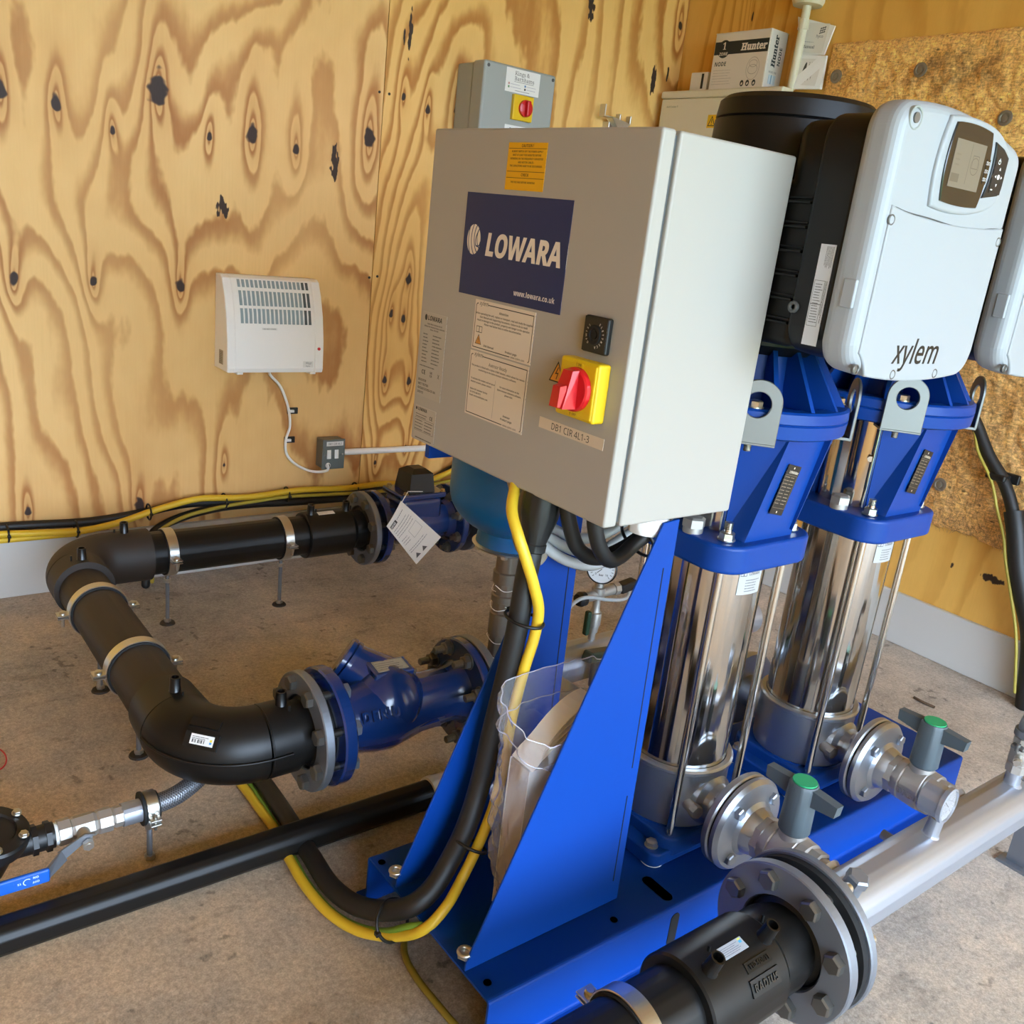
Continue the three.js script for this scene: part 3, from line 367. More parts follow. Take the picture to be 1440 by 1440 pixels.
  const st = canTex(150, 820, (c, w, h) => { c.fillStyle = '#c9ccd2'; c.fillRect(0, 0, w, h); c.save(); c.translate(w, 0); c.rotate(Math.PI / 2); lines(c, 16, 18, 180, 6, 13, '#3a3c42', 5); c.restore(); c.strokeStyle = '#444'; c.lineWidth = 3; c.strokeRect(10, 290, w - 50, 370); c.strokeRect(10, 480, w - 50, 2); lines(c, 24, 320, 80, 15, 22, '#333', 6); c.save(); c.translate(w - 8, 290); c.rotate(Math.PI / 2); lines(c, 0, 10, 360, 2, 12, '#333', 6); c.restore(); });
  sheet(back, 'rating_sticker', V(1.0445, 1.074, -0.7185), 0.0225, 0.127, neg(X), Y, st, {}, 0.0008);
  part(back, 'side_screw', ringX(1.04, 1.046, 0.008, 0.003, 1.055, -0.752, 0.0015), M.darkGrey);
  return t;
}
const driveA = makeDrive();
again(driveA, DP, 'white and black pump drive cut off at the right edge of the photo');
// ---------------------------------------------------------------- discharge side: two ball valves and the steel manifold
const DY = 0.2, DZ = -0.543;
const m10 = boltGeo(0.0115, 0.0095, 0, false), m16 = boltGeo(0.0155, 0.0125, 0, false), m16w = boltGeo(0.0145, 0.011, 0.02, true, 0.014);
function makeDischargeValve() {
  const t = thing('ball_valve', 'steel ball valve with grey tee handle, directly behind the large bolted flange', 'valve', [PX, DY, -0.69], 'tee handle ball valves on the steel manifold');
  part(t, 'counter_flange', lathe([[0, 0.03], [0, 0.083], [0.002, 0.085], [0.011, 0.085], [0.014, 0.0825], [0.014, 0.03]], V(PX, DY, -0.7715), Z, 56), M.collar);
  part(t, 'gasket', ringZ(-0.7575, -0.7545, 0.08, 0.03, PX, DY, 0), M.rubber);
  part(t, 'flange', lathe([[0, 0.03], [0, 0.0825], [0.002, 0.085], [0.009, 0.085], [0.016, 0.079], [0.02, 0.066], [0.021, 0.05], [0.027, 0.043], [0.042, 0.038], [0.045, 0.036], [0.045, 0]], V(PX, DY, -0.7545), Z, 56), M.collar);
  for (const [x, y] of ringSpots(4, 0.0625, Math.PI / 4)) { pieceAt(t, 'bolt', m10, M.collar, V(PX + x, DY + y, -0.7365), Z); pieceAt(t, 'bolt', m10, M.collar, V(PX + x, DY + y, -0.7725), neg(Z)); }
  const o = V(PX, DY, -0.712);
  part(t, 'union_nut', [lathe([[0, 0.034], [0.002, 0.0385], [0.014, 0.0385], [0.016, 0.036]], o, Z, 8), lathe([[0.014, 0.036], [0.02, 0.0365]], o, Z)], M.brassNi);
  part(t, 'body', [lathe([[0.018, 0.03], [0.02, 0.0385], [0.03, 0.0395], [0.033, 0.038], [0.034, 0.0395], [0.062, 0.041], [0.07, 0.0405], [0.072, 0.038], [0.074, 0.04], [0.088, 0.039], [0.09, 0.034]], o, Z), cyl(V(PX, DY + 0.02, -0.66), V(PX, DY + 0.056, -0.66), 0.024, 0.02)], M.brassNi);
  part(t, 'tail_nut', [lathe([[0.088, 0.033], [0.09, 0.0365], [0.107, 0.0365], [0.109, 0.032]], o, Z, 8), cyl(V(PX, DY, -0.605), V(PX, DY, -0.575), 0.03)], M.brassNi);
  const h = part(t, 'handle', [lathe([[0, 0], [0, 0.0225], [0.004, 0.0255], [0.03, 0.025], [0.085, 0.0235], [0.09, 0.021], [0.091, 0]], V(PX, 0.246, -0.66), Y, 32)], M.handle);
  for (const s of [1, -1]) part(h, 'handle_arm', hexa([[PX - 0.009, 0.305, -0.66 + s * 0.015], [PX - 0.009, 0.312, -0.66 + s * 0.064], [PX + 0.009, 0.312, -0.66 + s * 0.064], [PX + 0.009, 0.305, -0.66 + s * 0.015]].map((p) => p), [[PX - 0.0085, 0.334, -0.66 + s * 0.015], [PX - 0.0085, 0.331, -0.66 + s * 0.066], [PX + 0.0085, 0.331, -0.66 + s * 0.066], [PX + 0.0085, 0.334, -0.66 + s * 0.015]]), M.handle);
  part(h, 'handle_cap', lathe([[0, 0.0195], [0.0022, 0.0192], [0.0022, 0]], V(PX, 0.3365, -0.66), Y), M.green);
  part(t, 'raised_lettering', letters('DN50', 0.0115, 0.0022, V(PX - 0.0408, DY - 0.004, -0.657), Z, Y), M.brassNi);
  return t;
}
const dv = makeDischargeValve();
{ const c = again(dv, DP, 'steel ball valve with grey tee handle, the farther one, right behind the round pressure gauge'); }
{
  const t = thing('discharge_manifold', 'brushed stainless manifold pipe in front of the blue base frame', 'pipe', [1.1, DY, DZ]);
  part(t, 'manifold_pipe', lathe([[0, 0.0462], [0.93, 0.0462], [0.945, 0.044], [0.95, 0.035], [0.952, 0]], V(1.1, DY, DZ), X, 72), M.inox);
  for (const x of [PX, PX + DP]) part(t, 'branch', [cyl(V(x, DY, -0.585), V(x, DY, -0.56), 0.03), lathe([[0, 0.036], [0.008, 0.031]], V(x, DY, -0.5885), Z)], M.inox);
  part(t, 'gauge_socket', lathe([[0, 0.015], [0.004, 0.0125], [0.036, 0.0115], [0.037, 0]], V(1.395, DY + 0.0435, DZ + 0.004), V(0, 1, 0.1)), M.inox);
  part(t, 'drain_socket', lathe([[0, 0.018], [0.004, 0.0145], [0.03, 0.014]], V(1.69, DY + 0.043, DZ), Y), M.inox);
  part(t, 'plug', [lathe([[0, 0.016], [0.018, 0.015]], V(1.152, DY + 0.042, DZ + 0.012), V(0, 1, 0.3)), lathe([[0.018, 0], [0.018, 0.0175], [0.03, 0.0175], [0.033, 0.014], [0.033, 0]], V(1.152, DY + 0.042, DZ + 0.012), V(0, 1, 0.3), 6)], M.galv);
  part(t, 'stub', cyl(V(1.41, 0.185, -0.62), V(1.41, 0.185, -0.585), 0.0085), M.galv);
  for (const x of [1.16, 1.85]) part(t, 'floor_support', [box(x - 0.02, x + 0.02, 0, 0.006, DZ - 0.03, DZ + 0.03), box(x - 0.004, x + 0.004, 0.004, 0.158, DZ - 0.018, DZ + 0.018)], M.galv);
}
{
  const o = V(1.398, 0.279, DZ + 0.012), d = V(0.04, 0.02, 1).normalize();
  const t = thing('pressure_gauge', 'round pressure gauge with white dial standing on the steel manifold', 'gauge', [1.398, 0.279, DZ]);
  const up = Y.clone().addScaledVector(d, -d.y).normalize(), c = V(1.392, 0.309, DZ + 0.006);
  part(t, 'gauge_case', lathe([[-0.028, 0], [-0.028, 0.024], [-0.024, 0.0275], [0.006, 0.0275], [0.008, 0.0305], [0.015, 0.0305], [0.016, 0.027], [0.013, 0.0262]], c, d, 48), M.inox);
  part(t, 'gauge_stem', cyl(V(1.395, 0.274, DZ + 0.006), V(1.393, 0.285, DZ + 0.005), 0.009), M.brass);
  const f = new THREE.CircleGeometry(0.0264, 40).translate(0, 0, 0.0125); f.applyMatrix4(new THREE.Matrix4().makeBasis(new THREE.Vector3().crossVectors(up, d), up, d)); f.translate(c.x, c.y, c.z);
  const dialTex = canTex(256, 256, (c, w) => { c.fillStyle = '#a9adb3'; c.fillRect(0, 0, w, w); c.strokeStyle = '#20242a'; for (let i = 0; i <= 20; i++) { const a = 2.36 + i * 0.2356, r = i % 5 ? 98 : 88; c.lineWidth = i % 5 ? 3 : 6; c.beginPath(); c.moveTo(128 + r * Math.cos(a), 128 + r * Math.sin(a)); c.lineTo(128 + 110 * Math.cos(a), 128 + 110 * Math.sin(a)); c.stroke(); } for (let i = 0; i < 5; i++) { const a = 2.36 + i * 1.178; txt(c, String(i * 4), 128 + 70 * Math.cos(a), 138 + 70 * Math.sin(a), '26px sans-serif', '#222', 'center'); } txt(c, 'bar', 128, 190, '24px sans-serif', '#222', 'center'); c.lineWidth = 8; c.beginPath(); c.moveTo(150, 150); c.lineTo(70, 80); c.stroke(); });
  part(t, 'dial', f, new THREE.MeshStandardMaterial({ map: dialTex, roughness: 0.4 }));
  part(t, 'lens', (() => { const g = new THREE.CylinderGeometry(0.0262, 0.0262, 0.0012, 40); aim(g, d); const q = c.clone().addScaledVector(d, 0.0146); return g.translate(q.x, q.y, q.z); })(), phys({ color: '#ffffff', roughness: 0.02, transmission: 1, thickness: 0 }));
}
{
  const x = 1.69, y = 0.27, t = thing('drain_valve', 'small nickel drain valve with elbow at the far end of the manifold', 'valve', [x, y, DZ]);
  part(t, 'body', lathe([[0, 0.012], [0.002, 0.019], [0.016, 0.019], [0.018, 0.016], [0.022, 0.0195], [0.05, 0.0195], [0.054, 0.017], [0.056, 0.019], [0.07, 0.019], [0.072, 0.014], [0.082, 0.0135]], V(x, y, DZ), Y, 8, 0.3), M.brassNi);
  part(t, 'valve_stem', [cyl(V(x - 0.015, y + 0.036, DZ + 0.004), V(x - 0.035, y + 0.036, DZ + 0.01), 0.0075), lathe([[0, 0], [0, 0.0065], [0.008, 0.0065], [0.008, 0]], V(x - 0.034, y + 0.036, DZ + 0.01), V(-1, 0, 0.3), 6)], M.zinc);
  part(t, 'collar_plate', [box(x - 0.027, x + 0.027, y + 0.052, y + 0.06, DZ - 0.012, DZ + 0.012, 0.003), cyl(V(x - 0.024, y + 0.05, DZ), V(x - 0.024, y + 0.064, DZ), 0.004), cyl(V(x + 0.024, y + 0.05, DZ), V(x + 0.024, y + 0.064, DZ), 0.004)], M.alu);
  part(t, 'elbow', [tube([[x, y + 0.078, DZ], [x + 0.001, y + 0.1, DZ], [x + 0.016, y + 0.112, DZ], [x + 0.04, y + 0.114, DZ]], 0.0165, 24, 16), lathe([[0, 0.0175], [0, 0.021], [0.012, 0.021], [0.012, 0.0165]], V(x, y + 0.074, DZ), Y)], M.galv);
  part(t, 'lever', box(x - 0.006, x + 0.075, y - 0.008, y - 0.005, DZ + 0.016, DZ + 0.036, 0.001), M.galv);
}
// ---------------------------------------------------------------- near bolted joint and the black pipe that leaves the picture
function ringBolts(t, x, dir, y, z, geo, m, phase = Math.PI / 8, pcd = 0.0905) { for (const [a, b] of ringSpots(8, pcd, phase)) pieceAt(t, 'bolt', geo, m, V(x, y + a, z + b), V(dir, 0, 0)); }
{
  const t = thing('flange_joint', 'large eight-bolt galvanised flange joint at the near end of the steel manifold', 'flange', [1.05, DY, DZ]);
  part(t, 'backing_ring', ringX(1.014, 1.032, 0.1125, 0.066, DY, DZ, 0.002), M.galv);
  part(t, 'stub_flange', lathe([[0, 0.052], [0.005, 0.062], [0.012, 0.064], [0.014, 0.079], [0.03, 0.079], [0.03, 0.05]], V(1.019, DY, DZ), X, 64), M.hdpe);
  part(t, 'gasket', ringX(1.0505, 1.0615, 0.108, 0.05, DY, DZ, 0), M.dark);
  part(t, 'loose_flange', ringX(1.062, 1.076, 0.1135, 0.055, DY, DZ, 0.002), M.galv);
  part(t, 'collar', lathe([[0, 0.05], [0, 0.079], [0.012, 0.079], [0.014, 0.0565], [0.04, 0.047], [0.055, 0.0462]], V(1.052, DY, DZ), X, 64), M.rubber);
  for (const [a, b] of ringSpots(8, 0.0905, Math.PI / 8)) { const p = V(1.014, DY + a, DZ + b); pieceAt(t, 'bolt', m16, M.steelBolt, p, neg(X)); part(t, 'bolt_shank', cyl(V(1.01, p.y, p.z), V(1.1, p.y, p.z), 0.0075), M.zinc); pieceAt(t, 'nut', m16, M.galv, V(1.076, p.y, p.z), X); }
}
const termGeo = join(lathe([[0, 0.0125], [0.004, 0.0105], [0.03, 0.0095], [0.03, 0.007], [0.006, 0.007], [0.006, 0]], V(0, 0, 0), Y, 24), new THREE.CylinderGeometry(0.0018, 0.0018, 0.02, 8).translate(0, 0.012, 0));
function coupler(t, xs, y, z, dir, r, ro, m, terms, tilt) {   // electrofusion sleeve along X with two terminals
  const c = part(t, 'coupler_sleeve', lathe([[0, r], [0, ro - 0.003], [0.003, ro], [xs[1] - xs[0] - 0.012, ro], [xs[1] - xs[0] - 0.004, ro - 0.005], [xs[1] - xs[0], r + 0.002], [xs[1] - xs[0], r]], V(xs[0], y, z), X, 56), m);
  for (const x of terms) { pieceAt(c, 'terminal', termGeo, M.gloss, V(x, y + ro * Math.cos(tilt) - 0.003, z + ro * Math.sin(tilt)), V(0, Math.cos(tilt), Math.sin(tilt))); part(c, 'fusion_pin', cyl(V(x + 0.02, y + ro - 0.004, z), V(x + 0.02, y + ro + 0.008, z), 0.0022), M.gloss); }
  return c;
}
{
  const t = thing('black_pipe', 'thick black plastic pipe with welded sleeve in the bottom foreground', 'pipe', [0.8, DY, DZ]);
  part(t, 'pipe', lathe([[-0.4, 0], [-0.4, 0.0525], [0.235, 0.0525]], V(0.8, DY, DZ), X, 64), M.hdpe);
  const c = coupler(t, [0.8, 0.958], DY, DZ, 1, 0.0525, 0.0665, M.hdpe, [0.826, 0.935], 0.3);
  part(t, 'spigot', lathe([[0, 0.0525], [0, 0.06], [0.04, 0.06], [0.065, 0.054]], V(0.955, DY, DZ), X, 56), M.hdpe);
  const q = (a, x, r) => V(x, DY + r * Math.cos(a), DZ + r * Math.sin(a)), nrm = (a) => V(0, Math.cos(a), Math.sin(a));
  sheet(c, 'paper_label', q(0.2, 0.878, 0.0672), 0.045, 0.017, nrm(0.2), neg(Z), canTex(260, 100, (c, w, h) => { c.fillStyle = '#a5aab0'; c.fillRect(0, 0, w, h); lines(c, 12, 22, 200, 5, 15, '#556', 4); c.fillStyle = '#d7d94a'; c.fillRect(215, 6, 30, 12); c.fillStyle = '#4aa3c7'; c.fillRect(215, 24, 30, 20); }), {}, 0.001);
  const emb = (a, s, w, h, x) => { const g = new THREE.BoxGeometry(w, h, 0.003), n = nrm(a), u = new THREE.Vector3().crossVectors(n, X).normalize(); g.applyMatrix4(new THREE.Matrix4().makeBasis(X.clone(), u, n)); const p = q(a, x, 0.0667); g.translate(p.x, p.y, p.z); part(c, 'raised_plate', g, M.hdpe); if (s) part(c, 'raised_lettering', letters(s, h * 0.46, 0.002, q(a, x, 0.069), X, u), M.gloss); };
  emb(0.98, 'RADIUS', 0.056, 0.021, 0.9); emb(0.62, '110 SDR11', 0.048, 0.013, 0.9);
}
// ---------------------------------------------------------------- pipe clamps: two half rings with side screws, on a threaded rod and floor plate
function clampX(label, x, y, z, r, axis, rod, group) {   // axis 'x' or 'z': the pipe's direction
  const t = thing('pipe_clamp', label, 'clamp', [x, 0, z], group), w = 0.0125, e = axis === 'x' ? X : Z, s = axis === 'x' ? Z : X;
  const ring = (a, b) => axis === 'x' ? ringX(x - w, x + w, b, a, y, z, 0.001) : ringZ(z - w, z + w, b, a, x, y, 0.001);
  part(t, 'band', ring(r + 0.004, r + 0.007), M.zinc); const w2 = w; part(t, 'rubber_lining', axis === 'x' ? ringX(x - w2 - 0.002, x + w2 + 0.002, r + 0.004, r, y, z, 0) : ringZ(z - w2 - 0.002, z + w2 + 0.002, r + 0.004, r, x, y, 0), M.rubber);
  for (const d of [1, -1]) {
    const c = V(x, y, z).addScaledVector(s, d * (r + 0.017));
    part(t, 'ear', [box(c.x - (axis === 'x' ? w : 0.012), c.x + (axis === 'x' ? w : 0.012), y + 0.002, y + 0.0045, c.z - (axis === 'x' ? 0.012 : w), c.z + (axis === 'x' ? 0.012 : w)), box(c.x - (axis === 'x' ? w : 0.012), c.x + (axis === 'x' ? w : 0.012), y - 0.0045, y - 0.002, c.z - (axis === 'x' ? 0.012 : w), c.z + (axis === 'x' ? 0.012 : w))], M.zinc);
    part(t, 'clamp_screw', [cyl(V(c.x, y - 0.026, c.z), V(c.x, y + 0.006, c.z), 0.0033), lathe([[0, 0], [0, 0.0075], [0.004, 0.0072], [0.006, 0.005], [0.006, 0]], V(c.x, y + 0.0045, c.z), Y, 16)], M.zinc);
  }
  if (rod) { part(t, 'threaded_rod', cyl(V(x, 0.005, z), V(x, y - r - 0.006, z), 0.0052), M.galv); part(t, 'rod_nut', [lathe([[0, 0], [0, 0.0095], [0.01, 0.0095], [0.01, 0]], V(x, y - r - 0.03, z), Y, 6), lathe([[0, 0], [0, 0.0095], [0.009, 0.0095], [0.009, 0]], V(x, 0.006, z), Y, 6)], M.zinc); part(t, 'floor_plate', [lathe([[0, 0], [0, 0.02], [0.004, 0.018], [0.006, 0.008], [0.006, 0]], V(x, 0, z), Y, 20)], M.dusty); }
  return t;
}
clampX('zinc pipe clamp on the foreground black pipe, half cut by the bottom edge', 0.715, DY, DZ, 0.0525, 'x', true);
// ---------------------------------------------------------------- suction pipework along the left wall
const AY = 0.205, AZ = -2.27, BX = 0.47, BY = 0.2, CZ = -1.338, PR = 0.056;
clampX('zinc clamp on the wall-side black pipe next to its corner elbow', 0.709, AY, AZ, PR, 'x', true);
clampX('zinc clamp on the wall-side black pipe near the flanged gate valve', 1.024, AY, AZ, PR, 'x', true);
clampX('dusty clamp on the floor pipe run toward the viewer, nearer the wall', BX, BY, -1.985, PR, 'z', true);
clampX('dusty clamp on the floor pipe run toward the viewer, nearer the big elbow', BX, BY, -1.69, PR, 'z', true);
function arcTube(c, r, R, a0, a1, n) { const P = []; for (let i = 0; i <= n; i++) { const a = a0 + (a1 - a0) * i / n; P.push([c[0] + R * Math.cos(a), c[1], c[2] + R * Math.sin(a)]); } return tube(P, r, n * 2, 48); }
{
  const t = thing('suction_pipe', 'straight black plastic pipe running along the foot of the plywood wall', 'pipe', [0.9, AY, AZ]);
  part(t, 'pipe', lathe([[-0.3, 0], [-0.3, PR], [0.36, PR]], V(0.9, AY, AZ), X, 64), M.hdpe);
  coupler(t, [1.085, 1.235], AY, AZ, 1, PR, 0.0665, M.hdpe, [1.105, 1.215], 0.1);
  sheet(t, 'paper_label', V(1.15, AY + 0.0655, AZ + 0.0135), 0.05, 0.016, V(0, 1, 0.2), neg(Z), canTex(128, 40, (c, w, h) => { c.fillStyle = '#d6d2c8'; c.fillRect(0, 0, w, h); lines(c, 8, 12, 90, 2, 12, '#888', 3); }), {}, 0.001);
}
{
  const t = thing('pipe_elbow', 'dusty black pipe elbow in the corner of the run by the skirting board', 'elbow', [BX, BY, AZ]);
  part(t, 'elbow_body', [arcTube([BX + 0.1, AY, AZ + 0.1], 0.0665, 0.1, Math.PI, Math.PI * 1.5, 14), cyl(V(BX + 0.1, AY, AZ), V(BX + 0.19, AY, AZ), 0.0665, 0.0665, 56), cyl(V(BX, AY, AZ + 0.1), V(BX, AY, AZ + 0.17), 0.0665, 0.0665, 56)], M.dusty);
  for (const [x, z] of [[0.602, AZ], [BX, AZ + 0.145]]) { pieceAt(t, 'terminal', termGeo, M.gloss, V(x, AY + 0.063, z), Y); part(t, 'fusion_pin', cyl(V(x - 0.022, AY + 0.06, z - 0.004), V(x - 0.022, AY + 0.075, z - 0.004), 0.0022), M.gloss); }
}
{
  const t = thing('suction_pipe', 'dusty black plastic pipe running from the wall elbow toward the viewer', 'pipe', [BX, BY, -1.8]);
  part(t, 'pipe', lathe([[-0.33, PR], [0.33, PR]], V(BX, BY, -1.8), Z, 64), M.dusty);
}
{
  const t = thing('pipe_elbow', 'large glossy black pipe elbow with a white label, before the blue check valve', 'elbow', [BX, BY, CZ]);
  const b = part(t, 'elbow_body', [arcTube([BX + 0.105, BY, CZ - 0.105], 0.0665, 0.105, Math.PI, Math.PI / 2, 16), cyl(V(BX, BY, CZ - 0.19), V(BX, BY, CZ - 0.105), 0.0625, 0.0665, 56), cyl(V(BX + 0.105, BY, CZ), V(0.632, BY, CZ), 0.0665, 0.0665, 56)], M.hdpe);
  part(t, 'moulded_rib', [tube([...Array(9)].map((_, i) => { const a = Math.PI * (0.98 - 0.46 * i / 8); return [BX + 0.105 + 0.1725 * Math.cos(a), BY + 0.004, CZ - 0.105 + 0.1725 * Math.sin(a)]; }).concat([[0.61, BY + 0.004, CZ + 0.067]]), 0.003, 40, 6), tube([...Array(13)].map((_, i) => { const a = -0.4 + i * 0.22; return [0.577, BY + 0.0665 * Math.cos(a), CZ + 0.0665 * Math.sin(a)]; }), 0.0016, 30, 5)], M.hdpe);
  for (const [x, z] of [[BX, -1.462], [0.614, CZ]]) { pieceAt(t, 'terminal', termGeo, M.gloss, V(x, BY + 0.062, z), Y); part(t, 'fusion_pin', cyl(V(x + 0.006, BY + 0.06, z + 0.022), V(x + 0.006, BY + 0.073, z + 0.022), 0.0022), M.gloss); }
  const lab = (c0, nn, lift, w, h, t2, mt, nm) => { const n = nn.clone().normalize(); sheet(b, nm, c0.clone().addScaledVector(n, lift), w, h, n, V(0.425, 0.804, -0.39), mt, {}, t2); };
  lab(V(0.483, 0.259, -1.343), V(-0.315, 0.884, 0.344), -0.001, 0.052, 0.017, 0.008, M.hdpe, 'raised_plate');
  lab(V(0.469, 0.2395, -1.325), V(-0.544, 0.581, 0.605), -0.001, 0.058, 0.026, 0.008, M.hdpe, 'raised_plate');
  lab(V(0.471, 0.2405, -1.3245), V(-0.544, 0.581, 0.605), 0.0034, 0.04, 0.017, 0.0008, canTex(240, 96, (c, w, h) => { c.fillStyle = '#d3d2cd'; c.fillRect(0, 0, w, h); lines(c, 14, 24, 170, 2, 16, '#444', 7); for (let i = 0; i < 34; i++) { c.fillStyle = rnd() > 0.5 ? '#333' : '#d3d2cd'; c.fillRect(16 + i * 4.4, 48, 4.4, 32); } c.fillStyle = '#d9c53f'; c.fillRect(200, 30, 24, 22); c.fillStyle = '#4a8fc7'; c.fillRect(200, 54, 24, 20); }), 'paper_label');
}
function loose(t, x0, dir, m = M.hdpe, neckTo) {         // galvanised backing ring and black stub end; the ring's outer face at x0
  part(t, 'backing_ring', ringX(Math.min(x0, x0 + dir * 0.017), Math.max(x0, x0 + dir * 0.017), 0.1105, 0.068, t.base.y, t.base.z, 0.002), M.galv);
  part(t, 'stub_flange', lathe([[-0.05, PR], [0.0, PR], [0.006, 0.064], [0.017, 0.066], [0.017, 0.079], [0.033, 0.079], [0.033, 0.05]], V(x0, t.base.y, t.base.z), V(dir, 0, 0), 56), m);
  ringBolts(t, x0, -dir, t.base.y, t.base.z, m16, M.steelBolt);
}
{
  const t = thing('flange_joint', 'galvanised backing ring with hexagon bolts between the large elbow and check valve', 'flange', [0.66, BY, CZ]);
  loose(t, 0.653, 1); for (const [a, b] of ringSpots(8, 0.0905, Math.PI / 8)) part(t, 'bolt_shank', cyl(V(0.655, BY + a, CZ + b), V(0.716, BY + a, CZ + b), 0.0075), M.blackBolt);
  part(t, 'gasket', ringX(0.687, 0.6905, 0.081, 0.05, BY, CZ, 0), M.rubber);
  part(t, 'sleeve_end', cyl(V(0.6, BY, CZ), V(0.655, BY, CZ), 0.0595), M.hdpe);
}
{
  const t = thing('check_valve', 'glossy dark blue cast check valve with raised letters and slanted capped branch', 'valve', [0.86, BY, CZ]);
  part(t, 'flange', ringX(0.6905, 0.715, 0.1105, 0.05, BY, CZ, 0.003), M.valveBlue);
  part(t, 'flange', ringX(0.993, 1.013, 0.1105, 0.05, BY, CZ, 0.003), M.valveBlue);
  const b = part(t, 'body', [lathe([[0, 0.066], [0.012, 0.06], [0.03, 0.0625], [0.075, 0.072], [0.11, 0.074], [0.15, 0.066], [0.19, 0.057], [0.25, 0.055], [0.27, 0.058], [0.282, 0.066]], V(0.713, BY, CZ), X, 56),
    new THREE.SphereGeometry(0.078, 40, 28).scale(0.95, 1, 0.92).translate(0.832, BY + 0.016, CZ), lathe([[0, 0.062], [0.05, 0.056], [0.09, 0.046], [0.118, 0.041]], V(0.86, BY + 0.02, CZ - 0.005), V(-0.66, 0.5, -0.56), 40), hexa([[0.8, BY - 0.03, CZ + 0.06], [0.93, BY - 0.035, CZ + 0.05], [0.93, BY - 0.035, CZ + 0.03], [0.8, BY - 0.03, CZ + 0.03]].reverse().map((p) => p), [[0.8, BY - 0.016, CZ + 0.068], [0.92, BY - 0.018, CZ + 0.058], [0.92, BY - 0.01, CZ + 0.03], [0.8, BY - 0.01, CZ + 0.03]].reverse())], M.valveBlue);
  part(t, 'branch_cap', [lathe([[0.112, 0.03], [0.112, 0.045], [0.12, 0.045], [0.122, 0.041], [0.124, 0.045], [0.132, 0.045], [0.135, 0.04], [0.135, 0]], V(0.86, BY + 0.02, CZ - 0.005), V(-0.66, 0.5, -0.56), 40)], M.valveBlue);
  part(t, 'nameplate_boss', [new RoundedBoxGeometry(0.085, 0.02, 0.046, 2, 0.004).rotateX(0.16).rotateZ(-0.05).translate(0.835, 0.283, CZ - 0.004)], M.valveBlue);
  sheet(t, 'nameplate', V(0.8345, 0.2937, CZ - 0.0025), 0.066, 0.032, V(0.05, 1, 0.16), neg(Z), canTex(240, 116, (c, w, h) => { c.fillStyle = '#a9a18d'; c.fillRect(0, 0, w, h); c.strokeStyle = '#6d675a'; c.lineWidth = 3; c.strokeRect(6, 6, w - 12, h - 12); lines(c, 16, 30, 190, 4, 22, '#555', 6); }), {}, 0.0012);
  part(b, 'raised_lettering', letters('DENU', 0.021, 0.005, V(0.782, BY + 0.036, CZ + 0.0655), V(1, 0, 0.04), V(0, 0.85, -0.5)), M.valveBlue);
  ringBolts(t, 0.715, 1, BY, CZ, m16, M.galv); for (const [a, bb] of ringSpots(8, 0.0905, Math.PI / 8)) pieceAt(t, 'nut', boltGeo(0.0145, 0.013, 0, true, 0.022), M.steelBolt, V(0.993, BY + a, CZ + bb), neg(X));
}
{
  const t = thing('suction_manifold', 'stainless suction manifold behind the pumps with a pale end flange', 'pipe', [1.1, BY, CZ]);
  part(t, 'gasket', ringX(1.013, 1.017, 0.1, 0.05, BY, CZ, 0), M.rubber);
  part(t, 'loose_flange', ringX(1.017, 1.036, 0.1105, 0.05, BY, CZ, 0.002), M.galv);
  part(t, 'manifold_pipe', lathe([[0, 0.046], [0.9, 0.046], [0.9, 0]], V(1.03, BY, CZ), X, 48), M.inox);
  for (const x of [PX, PX + DP]) { part(t, 'branch', [cyl(V(x, DY, CZ), V(x, DY, -1.08), 0.03), lathe([[0, 0.03], [0, 0.083], [0.014, 0.083], [0.03, 0.045], [0.03, 0.03]], V(x, DY, -1.066), neg(Z))], M.collar); }
  for (const x of [1.15, 1.85]) part(t, 'floor_support', [box(x - 0.02, x + 0.02, 0, 0.006, CZ - 0.03, CZ + 0.03), box(x - 0.004, x + 0.004, 0.004, 0.158, CZ - 0.018, CZ + 0.018)], M.galv);
}
{   // suction ball valve of which the handle shows beside the far gusset
  const t = thing('tee_handle', 'dark green grey valve handle glimpsed behind the plastic bag', 'handle', [1.32, 0.2, -1.27]);
  part(t, 'shaft', [cyl(V(1.32, 0.17, -1.27), V(1.32, 0.25, -1.27), 0.014)], M.darkGrey);
  part(t, 'grip', new RoundedBoxGeometry(0.13, 0.026, 0.024, 2, 0.005).rotateY(0.35).rotateZ(-0.3).translate(1.32, 0.245, -1.27), mat('#2f3a2e', 0.5));
}
